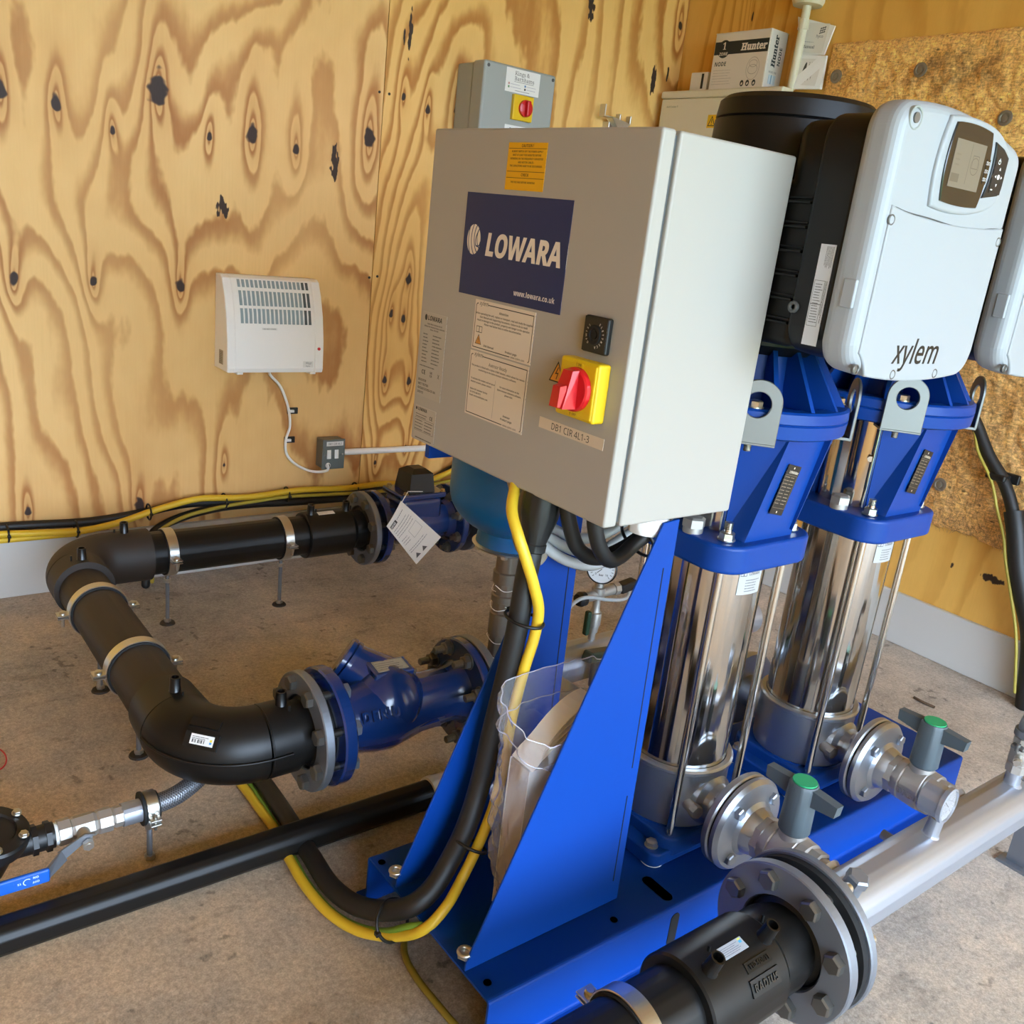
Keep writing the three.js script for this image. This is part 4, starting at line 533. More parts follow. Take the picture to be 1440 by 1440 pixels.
{
  const t = thing('gate_valve', 'dark blue gate valve with square black cap beside the left wall', 'valve', [1.44, AY, AZ]);
  const j = thing('flange_joint', 'pale backing ring with bolts on the wall-side pipe before the gate valve', 'flange', [1.27, AY, AZ]);
  loose(j, 1.268, 1); part(j, 'gasket', ringX(1.302, 1.3055, 0.081, 0.05, AY, AZ, 0), M.rubber);
  for (const [a, b] of ringSpots(8, 0.0905, Math.PI / 8)) part(j, 'bolt_shank', cyl(V(1.27, AY + a, AZ + b), V(1.33, AY + a, AZ + b), 0.0075), M.blackBolt);
  part(t, 'flange', ringX(1.3055, 1.327, 0.1105, 0.05, AY, AZ, 0.003), M.valveBlue); part(t, 'flange', ringX(1.57, 1.592, 0.1105, 0.05, AY, AZ, 0.003), M.valveBlue);
  part(t, 'body', [lathe([[0, 0.07], [0.02, 0.058], [0.06, 0.062], [0.12, 0.066], [0.18, 0.062], [0.225, 0.058], [0.245, 0.07]], V(1.326, AY, AZ), X, 40), new RoundedBoxGeometry(0.15, 0.12, 0.11, 3, 0.02).translate(1.45, AY + 0.035, AZ), new RoundedBoxGeometry(0.16, 0.018, 0.12, 2, 0.006).translate(1.45, AY + 0.1, AZ)], M.valveBlue);
  part(t, 'spindle_cap', [hexa([[1.405, AY + 0.105, AZ + 0.045], [1.495, AY + 0.105, AZ + 0.045], [1.495, AY + 0.105, AZ - 0.045], [1.405, AY + 0.105, AZ - 0.045]], [[1.412, AY + 0.165, AZ + 0.038], [1.488, AY + 0.165, AZ + 0.038], [1.488, AY + 0.165, AZ - 0.038], [1.412, AY + 0.165, AZ - 0.038]]), hexa([[1.412, AY + 0.165, AZ + 0.038], [1.488, AY + 0.165, AZ + 0.038], [1.488, AY + 0.165, AZ - 0.038], [1.412, AY + 0.165, AZ - 0.038]], [[1.43, AY + 0.178, AZ + 0.02], [1.47, AY + 0.178, AZ + 0.02], [1.47, AY + 0.178, AZ - 0.02], [1.43, AY + 0.178, AZ - 0.02]])], M.black);
  for (const [x, z] of [[1.39, 0.05], [1.52, 0.05], [1.39, -0.05], [1.52, -0.05]]) pieceAt(t, 'bonnet_bolt', smallHead, M.brass, V(x, AY + 0.109, AZ + z), Y);
  ringBolts(t, 1.327, 1, AY, AZ, m16, M.steelBolt); ringBolts(t, 1.57, -1, AY, AZ, m16w, M.steelBolt);
  const e = thing('suction_pipe', 'short flanged black pipe end that leaves the gate valve behind the vessel', 'pipe', [1.75, AY, AZ]);
  part(e, 'backing_ring', ringX(1.628, 1.645, 0.1105, 0.068, AY, AZ, 0.002), M.galv); part(e, 'pipe', lathe([[0, 0.05], [0, 0.079], [0.03, 0.079], [0.032, 0.06], [0.1, PR], [0.7, PR], [0.7, 0]], V(1.593, AY, AZ), X, 48), M.hdpe);
  ringBolts(e, 1.645, 1, AY, AZ, m16, M.steelBolt);
  part(e, 'floor_stand', [box(2.0, 2.04, 0, 0.006, AZ - 0.03, AZ + 0.03), cyl(V(2.02, 0, AZ), V(2.02, AY - 0.05, AZ), 0.006)], M.galv);
  const g = thing('paper_tag', 'white printed paper tag hanging slanted from the gate valve', 'tag', [1.37, 0.24, -2.15]);
  const P = [V(1.3155, 0.332, -2.125), V(1.4595, 0.207, -2.118), V(1.369, 0.14, -2.1), V(1.264, 0.267, -2.107)];
  const gg = new THREE.BoxGeometry(1, 1, 1, 8, 8, 1), pp = gg.attributes.position;
  for (let i = 0; i < pp.count; i++) { const u = pp.getX(i) + 0.5, v = pp.getY(i) + 0.5, w = pp.getZ(i); const q = P[2].clone().lerp(P[3], v).lerp(P[1].clone().lerp(P[0], v), u); q.z += w * 0.0015 + 0.006 * Math.sin(u * 3.1) * Math.sin(v * 2.8); pp.setXYZ(i, q.x, q.y, q.z); }
  gg.computeVertexNormals();
  part(g, 'tag_sheet', gg, new THREE.MeshStandardMaterial({ roughness: 0.6, map: canTex(200, 340, (c, w, h) => { c.fillStyle = '#e4e2dd'; c.fillRect(0, 0, w, h); c.fillStyle = '#222'; c.fillRect(14, 24, 62, 22); txt(c, 'JAFAR', 17, 42, 'bold 17px sans-serif', '#eee'); lines(c, 84, 32, 90, 1, 12, '#777', 4); lines(c, 16, 66, 160, 4, 17, '#888', 4); c.strokeStyle = '#999'; c.lineWidth = 2; c.strokeRect(90, 138, 80, 60); lines(c, 16, 150, 60, 3, 18, '#888', 4); c.fillStyle = '#555'; c.beginPath(); c.moveTo(40, 280); c.lineTo(58, 310); c.lineTo(22, 310); c.fill(); c.beginPath(); c.moveTo(92, 280); c.lineTo(110, 310); c.lineTo(74, 310); c.fill(); lines(c, 16, 236, 150, 2, 16, '#999', 5); }) }));
  part(g, 'tag_string', tube([[1.318, 0.326, -2.125], [1.35, 0.345, -2.15], [1.4, 0.325, -2.215], [1.45, 0.318, -2.223]], 0.0012, 20, 5), M.white);
}
// ---------------------------------------------------------------- expansion vessel on its riser, gauge set, cables under the cabinet
{
  const vx = 1.092, t = thing('expansion_vessel', 'blue pressure vessel hanging above its riser pipe behind the cabinet', 'vessel', [vx, 0.25, CZ]);
  const prof = []; for (let i = 0; i <= 10; i++) { const a = i / 10 * Math.PI / 2; prof.push([0.618 - 0.09 * Math.cos(a), 0.132 * Math.sin(a)]); }
  part(t, 'tank', lathe([[0.528, 0], ...prof.slice(1), [0.74, 0.132], [0.745, 0.134], [0.752, 0.134], [0.757, 0.132], [0.9, 0.132], [0.96, 0.115], [1.0, 0.07], [1.01, 0]], V(vx, 0, CZ), Y, 64), M.vessel);
  part(t, 'base_flange', [lathe([[0.505, 0.03], [0.505, 0.074], [0.51, 0.078], [0.513, 0.074], [0.513, 0.03]], V(vx, 0, CZ), Y, 48)], M.zinc);
  part(t, 'flange_cover', lathe([[0.513, 0.06], [0.513, 0.071], [0.535, 0.068], [0.55, 0.07]], V(vx, 0, CZ), Y, 48), M.vessel);
  for (const [a, b] of ringSpots(6, 0.066, 0.3)) pieceAt(t, 'flange_bolt', smallHead, M.zinc, V(vx + a, 0.505, CZ + b), neg(Y));
  part(t, 'riser', [lathe([[0.244, 0.0235], [0.31, 0.022], [0.312, 0.0265], [0.318, 0.027], [0.36, 0.0265], [0.362, 0.0235], [0.385, 0.0235], [0.387, 0.0275], [0.4, 0.0275], [0.402, 0.024], [0.425, 0.024], [0.427, 0.0285], [0.45, 0.0285], [0.452, 0.0245], [0.506, 0.0245]], V(vx, 0, CZ), Y, 32)], mat('#8d8378', 0.4, 0.75));
  part(t, 'thread_tape', [0.262, 0.3, 0.372, 0.41].map((y, i) => tube([...Array(9)].map((_, k) => { const a = k * 0.8 + i, r = 0.0275; return [vx + r * Math.cos(a), y + 0.004 * Math.sin(k * 2.1 + i) + k * 0.0012, CZ + r * Math.sin(a)]; }), 0.0008, 40, 5)), M.white);
}
{
  const x = 1.358, z = CZ, t = thing('gauge_manifold', 'chromed fitting cross with white dial pressure gauge and green valve handle', 'gauge', [x, 0.246, z]);
  part(t, 'cross_body', [lathe([[0.245, 0.008], [0.262, 0.008], [0.264, 0.012], [0.28, 0.013], [0.282, 0.0155], [0.312, 0.0155], [0.314, 0.012], [0.322, 0.009], [0.345, 0.009], [0.347, 0.015], [0.372, 0.015], [0.374, 0.01], [0.39, 0.009]], V(x, 0, z), Y, 24), cyl(V(x - 0.04, 0.352, z), V(x + 0.045, 0.36, z), 0.012), lathe([[0.045, 0.011], [0.045, 0.015], [0.06, 0.015], [0.062, 0.01]], V(x, 0.36, z), X, 8)], M.brassNi);
  part(t, 'side_cap', lathe([[0.04, 0], [0.04, 0.016], [0.052, 0.017], [0.06, 0.013], [0.06, 0]], V(x, 0.351, z), neg(X)), M.black);
  part(t, 'sensor_plug', [new RoundedBoxGeometry(0.05, 0.024, 0.026, 2, 0.006).rotateZ(0.15).translate(x + 0.088, 0.362, z)], M.black);
  part(t, 'drain_spout', tube([[x, 0.25, z], [x - 0.002, 0.225, z + 0.004], [x - 0.016, 0.213, z + 0.02], [x - 0.03, 0.21, z + 0.035]], 0.0075, 24), M.rod);
  part(t, 'valve_handle', [new RoundedBoxGeometry(0.012, 0.058, 0.014, 2, 0.004).translate(x - 0.026, 0.292, z + 0.006), cyl(V(x - 0.02, 0.305, z), V(x, 0.305, z), 0.005)], mat('#16351f', 0.5));
  const d = V(-0.75, 0.12, 0.65).normalize(), c = V(x + 0.002, 0.417, z), up = Y.clone().addScaledVector(d, -d.y).normalize();
  part(t, 'gauge_case', lathe([[-0.026, 0], [-0.026, 0.03], [0.006, 0.033], [0.01, 0.034], [0.012, 0.0315], [0.009, 0.031]], c, d, 40), M.black);
  const f = new THREE.CircleGeometry(0.0315, 36).translate(0, 0, 0.0095); f.applyMatrix4(new THREE.Matrix4().makeBasis(new THREE.Vector3().crossVectors(up, d), up, d)); f.translate(c.x, c.y, c.z);
  part(t, 'dial', f, new THREE.MeshStandardMaterial({ roughness: 0.4, map: canTex(200, 200, (c2) => { c2.fillStyle = '#eef0f1'; c2.fillRect(0, 0, 200, 200); c2.strokeStyle = '#222'; c2.lineWidth = 3; for (let i = 0; i <= 16; i++) { const a = 2.36 + i * 0.2945; c2.beginPath(); c2.moveTo(100 + 70 * Math.cos(a), 100 + 70 * Math.sin(a)); c2.lineTo(100 + 84 * Math.cos(a), 100 + 84 * Math.sin(a)); c2.stroke(); } for (let i = 0; i < 5; i++) { const a = 2.36 + i * 1.178; txt(c2, String(i * 4), 100 + 54 * Math.cos(a), 107 + 54 * Math.sin(a), '20px sans-serif', '#222', 'center'); } txt(c2, 'bar', 100, 150, 'bold 20px sans-serif', '#222', 'center'); c2.lineWidth = 4; c2.beginPath(); c2.moveTo(100, 100); c2.lineTo(70, 130); c2.stroke(); }) }));
}
const cable = (name, label, cat, a, r, m, group, seg) => { const t = thing(name, label, cat, a[0], group); part(t, 'sheath', capTube(a, r, seg), m); return t; };
function tie(label, c, dir, ry, rz, m = M.black) {      // cable tie: flat loop round a bundle with its little head
  const t = thing('cable_tie', label, 'cable tie', [c.x, c.y, c.z]), d = dir.clone().normalize(), u = (Math.abs(d.y) > 0.8 ? X : Y).clone(); u.addScaledVector(d, -u.dot(d)).normalize(); const w = new THREE.Vector3().crossVectors(d, u);
  const loop = [...Array(20)].map((_, i) => { const a = i / 20 * 2 * Math.PI, p = c.clone().addScaledVector(u, ry * Math.cos(a)).addScaledVector(w, rz * Math.sin(a)); return [p.x, p.y, p.z]; });
  part(t, 'strap', tube(loop, 0.0027, 60, 6, true), m); const h = c.clone().addScaledVector(w, rz + 0.002); const g = new RoundedBoxGeometry(0.008, 0.007, 0.009, 2, 0.001); g.translate(h.x, h.y, h.z); part(t, 'head', g, m); return t;
}
{ // black flexible conduit and yellow cable that drop from the cabinet to the floor
  const t = thing('flexible_conduit', 'thick black conduit dropping from the cabinet and curving along the floor', 'conduit', [0.631, 0.02, -1.2]);
  part(t, 'sheath', tube([[0.645, 0.02, -1.58], [0.641, 0.02, -1.463], [0.638, 0.02, -1.36], [0.628, 0.022, -1.217], [0.622, 0.026, -1.126], [0.63, 0.04, -1.055], [0.643, 0.078, -0.985], [0.662, 0.112, -0.943], [0.69, 0.132, -0.938], [0.722, 0.167, -0.943], [0.75, 0.222, -0.945], [0.773, 0.29, -0.952], [0.788, 0.373, -0.956], [0.8, 0.469, -0.953], [0.807, 0.54, -0.951], [0.814, 0.62, -0.953], [0.824, 0.69, -0.957]], 0.0165, 160, 20), M.blackCable);
  part(t, 'gland_boot', lathe([[0, 0.0175], [0.002, 0.0195], [0.012, 0.0195], [0.014, 0.018], [0.055, 0.0285], [0.088, 0.0285], [0.088, 0]], V(0.821, 0.667, -0.955), V(0.12, 1, -0.03), 32), M.black);
  const y = cable('yellow_cable', 'thick yellow cable tied to the black conduit under the cabinet', 'cable', [[0.585, 0.012, -1.62], [0.605, 0.012, -1.5], [0.607, 0.012, -1.394], [0.607, 0.012, -1.316], [0.597, 0.012, -1.238], [0.593, 0.012, -1.165], [0.598, 0.014, -1.088], [0.615, 0.024, -1.02], [0.643, 0.055, -0.952], [0.664, 0.096, -0.907], [0.696, 0.122, -0.905], [0.733, 0.146, -0.921], [0.762, 0.195, -0.926], [0.786, 0.26, -0.928], [0.798, 0.31, -0.933], [0.803, 0.408, -0.932], [0.813, 0.486, -0.93], [0.824, 0.544, -0.928], [0.823, 0.585, -0.926], [0.807, 0.626, -0.925], [0.79, 0.668, -0.93], [0.781, 0.7, -0.942], [0.785, 0.728, -0.968], [0.812, 0.757, -1.0]], 0.0085, null, 220);
  cable('earth_wire', 'thin green and yellow wire lying beside the floor conduit', 'cable', [[0.622, 0.008, -1.6], [0.622, 0.008, -1.477], [0.618, 0.008, -1.376], [0.61, 0.008, -1.27], [0.602, 0.008, -1.176], [0.606, 0.012, -1.09], [0.618, 0.022, -1.035], [0.635, 0.05, -0.975], [0.652, 0.088, -0.93], [0.662, 0.094, -0.918]], 0.0052, M.greenCable);
  y.children[0].material = M.yellowCable;
  tie('black cable tie round conduit and yellow cable level with the gusset middle', V(0.8105, 0.566, -0.941), V(0.12, 1, 0.02), 0.026, 0.033);
  tie('black cable tie round conduit and yellow cable beside the booklet', V(0.752, 0.196, -0.935), V(0.45, 0.85, -0.1), 0.026, 0.03);
  tie('black cable tie round conduit and yellow cable close above the floor', V(0.645, 0.07, -0.97), V(0.3, 0.55, 0.75), 0.03, 0.034);
  cable('floor_cable', 'brown yellow cable lying along the open end of the blue frame', 'cable', [[0.69, 0.008, -1.0], [0.662, 0.008, -0.95], [0.655, 0.008, -0.9], [0.656, 0.008, -0.85], [0.66, 0.008, -0.79], [0.68, 0.008, -0.7], [0.72, 0.008, -0.665]], 0.0055, mat('#7d6a1f', 0.5));
}
{ // bundle that sags under the cabinet towards the pumps
  const gl = ['lowest of three sagging grey cables under the cabinet', 'middle one of three sagging grey cables under the cabinet', 'topmost of three sagging grey cables under the cabinet'];
  [[[0.84, 0.756, -1.05], [0.84, 0.715, -1.02], [0.846, 0.682, -0.99], [0.866, 0.659, -0.975], [0.902, 0.637, -0.964], [0.948, 0.624, -0.96], [0.978, 0.629, -0.957], [1.005, 0.644, -0.95], [1.034, 0.666, -0.945], [1.065, 0.7, -0.95]],
    [[0.855, 0.756, -1.06], [0.85, 0.725, -1.03], [0.853, 0.697, -1.005], [0.87, 0.676, -0.987], [0.903, 0.656, -0.976], [0.942, 0.643, -0.972], [0.979, 0.645, -0.967], [1.008, 0.66, -0.962], [1.037, 0.682, -0.955], [1.07, 0.71, -0.965]],
    [[0.87, 0.756, -1.07], [0.86, 0.735, -1.04], [0.862, 0.71, -1.015], [0.882, 0.687, -0.998], [0.915, 0.669, -0.99], [0.952, 0.66, -0.985], [0.981, 0.664, -0.98], [1.011, 0.677, -0.975], [1.04, 0.698, -0.97], [1.07, 0.725, -0.98]]].forEach((p, i) => cable('grey_cable', gl[i], 'cable', p, 0.0085, M.greyCable, null, 80));
  const bl = ['black flexible conduit looping below the cabinet, the nearer of two', 'black flexible conduit looping below the cabinet, the farther of two'];
  cable('flexible_conduit', bl[1], 'conduit', [[0.84, 0.756, -0.917], [0.845, 0.738, -0.917], [0.857, 0.708, -0.917], [0.873, 0.68, -0.916], [0.894, 0.664, -0.914], [0.918, 0.659, -0.911], [0.95, 0.668, -0.907], [0.985, 0.685, -0.903], [1.02, 0.707, -0.905], [1.055, 0.732, -0.925]], 0.0115, M.blackCable, null, 80);
  cable('flexible_conduit', bl[0], 'conduit', [[0.852, 0.756, -0.87], [0.855, 0.737, -0.87], [0.866, 0.708, -0.87], [0.88, 0.686, -0.87], [0.897, 0.673, -0.871], [0.917, 0.674, -0.873], [0.948, 0.69, -0.876], [0.985, 0.709, -0.878], [1.02, 0.726, -0.885], [1.055, 0.742, -0.905]], 0.0115, M.blackCable, null, 80);
  tie('black cable tie round the sagging conduits beside the gusset head', V(0.972, 0.69, -0.892), V(0.85, 0.45, 0), 0.031, 0.034);
  const g = thing('cable_gland', 'pale grey cable gland under the near corner of the cabinet', 'gland', [0.93, 0.7545, -0.835]);
  part(g, 'gland_nut', lathe([[0, 0], [0, 0.026], [0.01, 0.029], [0.02, 0.0295], [0.03, 0.027], [0.03, 0]], V(0.93, 0.7245, -0.84), Y, 32), M.white);
  const gc = [[0.84, 0.7545, -1.0], [0.823, 0.7, -1.0], [0.828, 0.66, -0.99], [0.85, 0.64, -0.975], [0.872, 0.66, -0.985], [0.88, 0.7545, -1.02]];
  cable('grey_cable', 'grey cable looping up behind the black gland boot', 'cable', gc, 0.0085, mat('#8a7f6e', 0.5), null, 60);
  cable('sensor_wire', 'thin grey wire running past the pressure gauge fitting', 'cable', [[1.215, 0.33, -1.3], [1.248, 0.358, -1.305], [1.275, 0.369, -1.308], [1.308, 0.368, -1.308], [1.363, 0.353, -1.308], [1.42, 0.345, -1.312], [1.455, 0.352, -1.335]], 0.0042, M.greyCable);
}
// ---------------------------------------------------------------- booklets in their open plastic bag between the gussets
{
  const book = (label, w, h, d, x, y, z, rz, rx, cover) => {
    const t = thing('booklet', label, 'booklet', [x, y, z], 'booklets in the plastic bag'), g = (a) => a.translate(0, h / 2, 0).rotateX(rx).rotateZ(rz).translate(x, y, z);
    part(t, 'pages', g(new THREE.BoxGeometry(w - 0.002, h - 0.003, d - 0.002)), mat('#b7a9a0', 0.8)); part(t, 'cover', [g(new THREE.BoxGeometry(w, h, 0.001).translate(0, 0, d / 2)), g(new THREE.BoxGeometry(w, h, 0.001).translate(0, 0, -d / 2)), g(new THREE.BoxGeometry(0.001, h, d).translate(w / 2, 0, 0))], cover); return g;
  };
  book('thick white booklet standing in the plastic bag, nearest', 0.12, 0.262, 0.046, 0.838, 0.106, -0.872, 0, 0, M.paper);
  const thin = thing('booklet', 'thin white booklet with curling pages lying over the thick one in the bag', 'booklet', [0.8, 0.37, -0.89], 'booklets in the plastic bag');
  for (let i = 0; i < 4; i++) { const P = [...Array(9)].map((_, k) => { const q = k / 8; return [0.786 + 0.115 * q + 0.004 * i * (1 - q), 0.369 + 0.003 * i + (0.055 + 0.008 * i) * Math.sin(q * 1.5) ** 0.8]; }); part(thin, 'page', ext(foldShape(P, 0.0008), 0.05 - 0.004 * i).translate(-0.005, 0, -0.895 + 0.002 * i), M.paper); }
  const t = thing('plastic_bag', 'clear open plastic bag holding booklets between the two gussets', 'bag', [0.84, 0.1, -0.91]);
  const NU = 96, NV = 46, pos = [], idx = [];
  for (let j = 0; j <= NV; j++) for (let i = 0; i <= NU; i++) {
    const v = j / NV, a = i / NU * 2 * Math.PI, ca = Math.cos(a), sa = Math.sin(a);
    const cx = 0.846 - 0.002 * v, cz = -0.868, hx = 0.064 + 0.05 * v + 0.012 * Math.sin(v * 5), hz = 0.032 + 0.02 * Math.sin(Math.min(1, v * 1.1) * 1.57) + 0.004 * v;
    const e = 0.75, x = cx + hx * Math.sign(ca) * Math.abs(ca) ** e, z = cz + hz * Math.sign(sa) * Math.abs(sa) ** e;
    const topY = 0.468 - 0.028 * sa + 0.014 * ca + 0.01 * Math.sin(a * 2 + 1), y = 0.104 + (topY - 0.104) * v;
    const wr = 0.008 * ns(a * 2.4 + 3, v * 6) + 0.006 * ns(a * 6, v * 13 + 7) + 0.004 * ns(a * 15 + v * 12, v * 4);
    pos.push(x + wr * ca * 1.6, y + 0.003 * ns(a * 5, 3), Math.min(-0.8135, Math.max(-0.9195, z + wr * sa * 1.6)));
  }
  for (let j = 0; j < NV; j++) for (let i = 0; i < NU; i++) { const p = j * (NU + 1) + i; idx.push(p, p + 1, p + NU + 1, p + 1, p + NU + 2, p + NU + 1); }
  const g = new THREE.BufferGeometry(); g.setAttribute('position', new THREE.Float32BufferAttribute(pos, 3)); g.setAttribute('uv', new THREE.Float32BufferAttribute(pos.flatMap((_, k) => (k % 3 ? [] : [pos[k], pos[k + 1]])), 2)); g.setIndex(idx); g.computeVertexNormals();
  part(t, 'film', g, phys({ color: '#f4f3f6', roughness: 0.06, transmission: 0.9, thickness: 0, ior: 1.55, side: THREE.DoubleSide }));
  const rim = []; for (let i = 0; i < NU; i += 2) { const k = (NV * (NU + 1) + i) * 3; rim.push([pos[k], pos[k + 1], pos[k + 2]]); }
  part(t, 'hem', tube(rim, 0.0009, 160, 5, true), phys({ color: '#e9e6f0', roughness: 0.15, transmission: 0.55, thickness: 0 }));
  const zip = []; for (let i = 0; i < NU; i += 2) { const k = (Math.round(NV * 0.86) * (NU + 1) + i) * 3; zip.push([pos[k], pos[k + 1], pos[k + 2]]); }
  part(t, 'grip_seal', tube(zip, 0.0009, 160, 5, true), phys({ color: '#e9e6f0', roughness: 0.15, transmission: 0.6, thickness: 0 }));
}
// ---------------------------------------------------------------- pipe on the floor and small fittings at the lower left
{
  const t = thing('floor_pipe', 'long slim black plastic pipe lying on the concrete floor', 'pipe', [0.4, 0.027, -1.268]);
  part(t, 'pipe', lathe([[-0.9, 0], [-0.9, 0.0285], [0.505, 0.0285], [0.505, 0]], V(0.4, 0.029, -1.268), X, 40), M.hdpe);
  const e = thing('pipe_socket', 'cream plastic pipe end that the floor pipe runs into', 'pipe', [0.97, 0.03, -1.268]);
  part(e, 'socket', lathe([[0, 0.0265], [0, 0.032], [0.012, 0.033], [0.02, 0.031], [0.12, 0.031], [0.12, 0]], V(0.9, 0.031, -1.268), X, 40), M.card);
}
const LY = 0.105, LZ = -1.37;
{
  const t = thing('strainer_body', 'black round irrigation fitting with screwed lid cut by the left edge', 'fitting', [0.165, LY, LZ]);
  part(t, 'housing', [lathe([[-0.05, 0], [-0.05, 0.03], [0, 0.042], [0.008, 0.044], [0.01, 0.054], [0.02, 0.056], [0.03, 0.056], [0.034, 0.053], [0.036, 0.036], [0.032, 0.034], [0.034, 0.01], [0.034, 0]], V(0.155, LY + 0.01, LZ), V(0.15, 1, 0.2), 40), cyl(V(0.17, LY, LZ), V(0.248, LY, LZ), 0.021)], M.black);
  const lidB = boltGeo(0.0065, 0.005); for (const [a, b] of ringSpots(6, 0.047, 0.5)) pieceAt(t, 'lid_screw', lidB, M.zinc, V(0.16 + a, LY + 0.046 - a * 0.15 - b * 0.2, LZ + 0.006 + b), V(0.15, 1, 0.2));
  for (const x of [0.215, 0.235]) part(t, 'port_rib', lathe([[0, 0.02], [0, 0.025], [0.008, 0.025], [0.008, 0.02]], V(x, LY, LZ), X, 8), M.black);
}
{
  const t = thing('ball_valve', 'small nickel ball valve with long blue lever near the left edge', 'valve', [0.3, LY, LZ]);
  part(t, 'body', [lathe([[0, 0.0145], [0.002, 0.0215], [0.02, 0.0215], [0.022, 0.017], [0.026, 0.0195], [0.055, 0.0205], [0.06, 0.018], [0.063, 0.0205], [0.083, 0.0205], [0.085, 0.015], [0.088, 0.0175], [0.1, 0.0175], [0.102, 0.0155]], V(0.252, LY, LZ), X, 8, 0.3), cyl(V(0.288, LY, LZ), V(0.288, LY + 0.0, LZ + 0.036), 0.0105)], M.brassNi);
  part(t, 'stem_nut', [cyl(V(0.288, LY, LZ + 0.03), V(0.288, LY, LZ + 0.056), 0.0045), lathe([[0, 0], [0, 0.0088], [0.008, 0.0088], [0.008, 0]], V(0.288, LY, LZ + 0.047), Z, 6)], M.zinc);
  part(t, 'thread_tape', tube([...Array(24)].map((_, k) => [0.252 - 0.01 + k * 0.0006, LY + 0.0165 * Math.cos(k * 0.9), LZ + 0.0165 * Math.sin(k * 0.9)]), 0.0025, 60, 5), M.white);
  const lev = part(t, 'lever', [hexa([[0.252, LY - 0.022, LZ + 0.044], [0.3, LY + 0.012, LZ + 0.044], [0.3, LY + 0.012, LZ + 0.0405], [0.252, LY - 0.022, LZ + 0.0405]], [[0.245, LY - 0.005, LZ + 0.044], [0.285, LY + 0.016, LZ + 0.044], [0.285, LY + 0.016, LZ + 0.0405], [0.245, LY - 0.005, LZ + 0.0405]]), hexa([[0.225, LY - 0.03, LZ + 0.068], [0.258, LY - 0.022, LZ + 0.0445], [0.258, LY - 0.022, LZ + 0.041], [0.222, LY - 0.03, LZ + 0.065]], [[0.225, LY - 0.011, LZ + 0.068], [0.25, LY - 0.002, LZ + 0.0445], [0.25, LY - 0.002, LZ + 0.041], [0.222, LY - 0.011, LZ + 0.065]])], M.galv);
  const gr = part(lev, 'lever_grip', new RoundedBoxGeometry(0.16, 0.024, 0.008, 3, 0.0035).translate(0.148, LY - 0.02, LZ + 0.067), M.leverBlue);
  sheet(lev, 'lever_print', V(0.196, LY - 0.02, LZ + 0.0713), 0.036, 0.019, Z, neg(Y), canTex(200, 110, (c, w, h) => { c.fillStyle = '#1558b8'; c.fillRect(0, 0, w, h); c.strokeStyle = '#d5def0'; c.lineWidth = 7; c.beginPath(); c.arc(100, 60, 30, -1.2, 2.4); c.stroke(); txt(c, 'OFF', 34, 50, 'bold 30px sans-serif', '#d5def0', 'center'); txt(c, 'ON', 34, 96, 'bold 30px sans-serif', '#d5def0', 'center'); txt(c, '15', 160, 70, 'bold 30px sans-serif', '#d5def0', 'center'); }), {}, 0.0004);
}
{
  const path = [[0.352, LY, LZ], [0.4, LY + 0.002, LZ], [0.45, LY + 0.008, LZ - 0.005], [0.52, LY + 0.018, LZ - 0.05], [0.56, LY + 0.01, LZ - 0.13], [0.58, 0.06, LZ - 0.22], [0.6, 0.018, LZ - 0.3]];
  const t = thing('braided_hose', 'braided steel hose leading under the large black elbow', 'hose', path[0]);
  const br = pixTex(64, 64, (u, v, c) => { const a = Math.abs(((u + v) * 4) % 1 - 0.5) * 2, b = Math.abs(((u - v + 4) * 4) % 1 - 0.5) * 2, k = Math.max(a, b) * 0.6 + 0.4; c[0] = 150 * k; c[1] = 152 * k; c[2] = 158 * k; }); br.wrapS = br.wrapT = THREE.RepeatWrapping; br.repeat.set(30, 3);
  part(t, 'braid', tube(path, 0.0165, 90, 20), new THREE.MeshStandardMaterial({ map: br, bumpMap: br, bumpScale: 0.002, roughness: 0.4, metalness: 0.7 })); part(t, 'ferrule', lathe([[0, 0.016], [0, 0.0195], [0.035, 0.0195], [0.037, 0.017]], V(0.352, LY, LZ), X), M.inox);
  const c = thing('pipe_clamp', 'small zinc clamp on a threaded rod holding the braided hose', 'clamp', [0.396, 0, LZ]);
  part(c, 'band', ringX(0.387, 0.407, 0.0275, 0.0245, LY + 0.002, LZ, 0.001), M.zinc); part(c, 'rubber_lining', [ringX(0.384, 0.41, 0.0245, 0.017, LY + 0.002, LZ, 0), ringX(0.382, 0.386, 0.029, 0.017, LY + 0.002, LZ, 0)], M.rubber);
  part(c, 'clamp_screw', [box(0.388, 0.406, LY - 0.012, LY - 0.009, LZ + 0.022, LZ + 0.042, 0.001), box(0.388, 0.406, LY - 0.003, LY, LZ + 0.022, LZ + 0.042, 0.001), cyl(V(0.397, LY - 0.022, LZ + 0.034), V(0.397, LY + 0.006, LZ + 0.034), 0.003)], M.zinc);
  part(c, 'threaded_rod', cyl(V(0.397, 0, LZ), V(0.397, LY - 0.024, LZ), 0.0048), M.galv); part(c, 'rod_nut', [lathe([[0, 0], [0, 0.009], [0.012, 0.009], [0.012, 0]], V(0.397, LY - 0.04, LZ), Y, 6), lathe([[0, 0], [0, 0.009], [0.008, 0.009], [0.008, 0]], V(0.397, 0.002, LZ), Y, 6)], M.zinc);
}
{ const t = thing('red_wire', 'thin red wire loop lying on the floor at the left edge', 'wire', [0.226, 0, -1.795]); part(t, 'loop', tube([...Array(16)].map((_, i) => { const a = i * Math.PI / 8; return [0.222 + 0.024 * Math.cos(a), 0.003, -1.797 + 0.045 * Math.sin(a)]; }), 0.0016, 60, 6, true), M.red); }
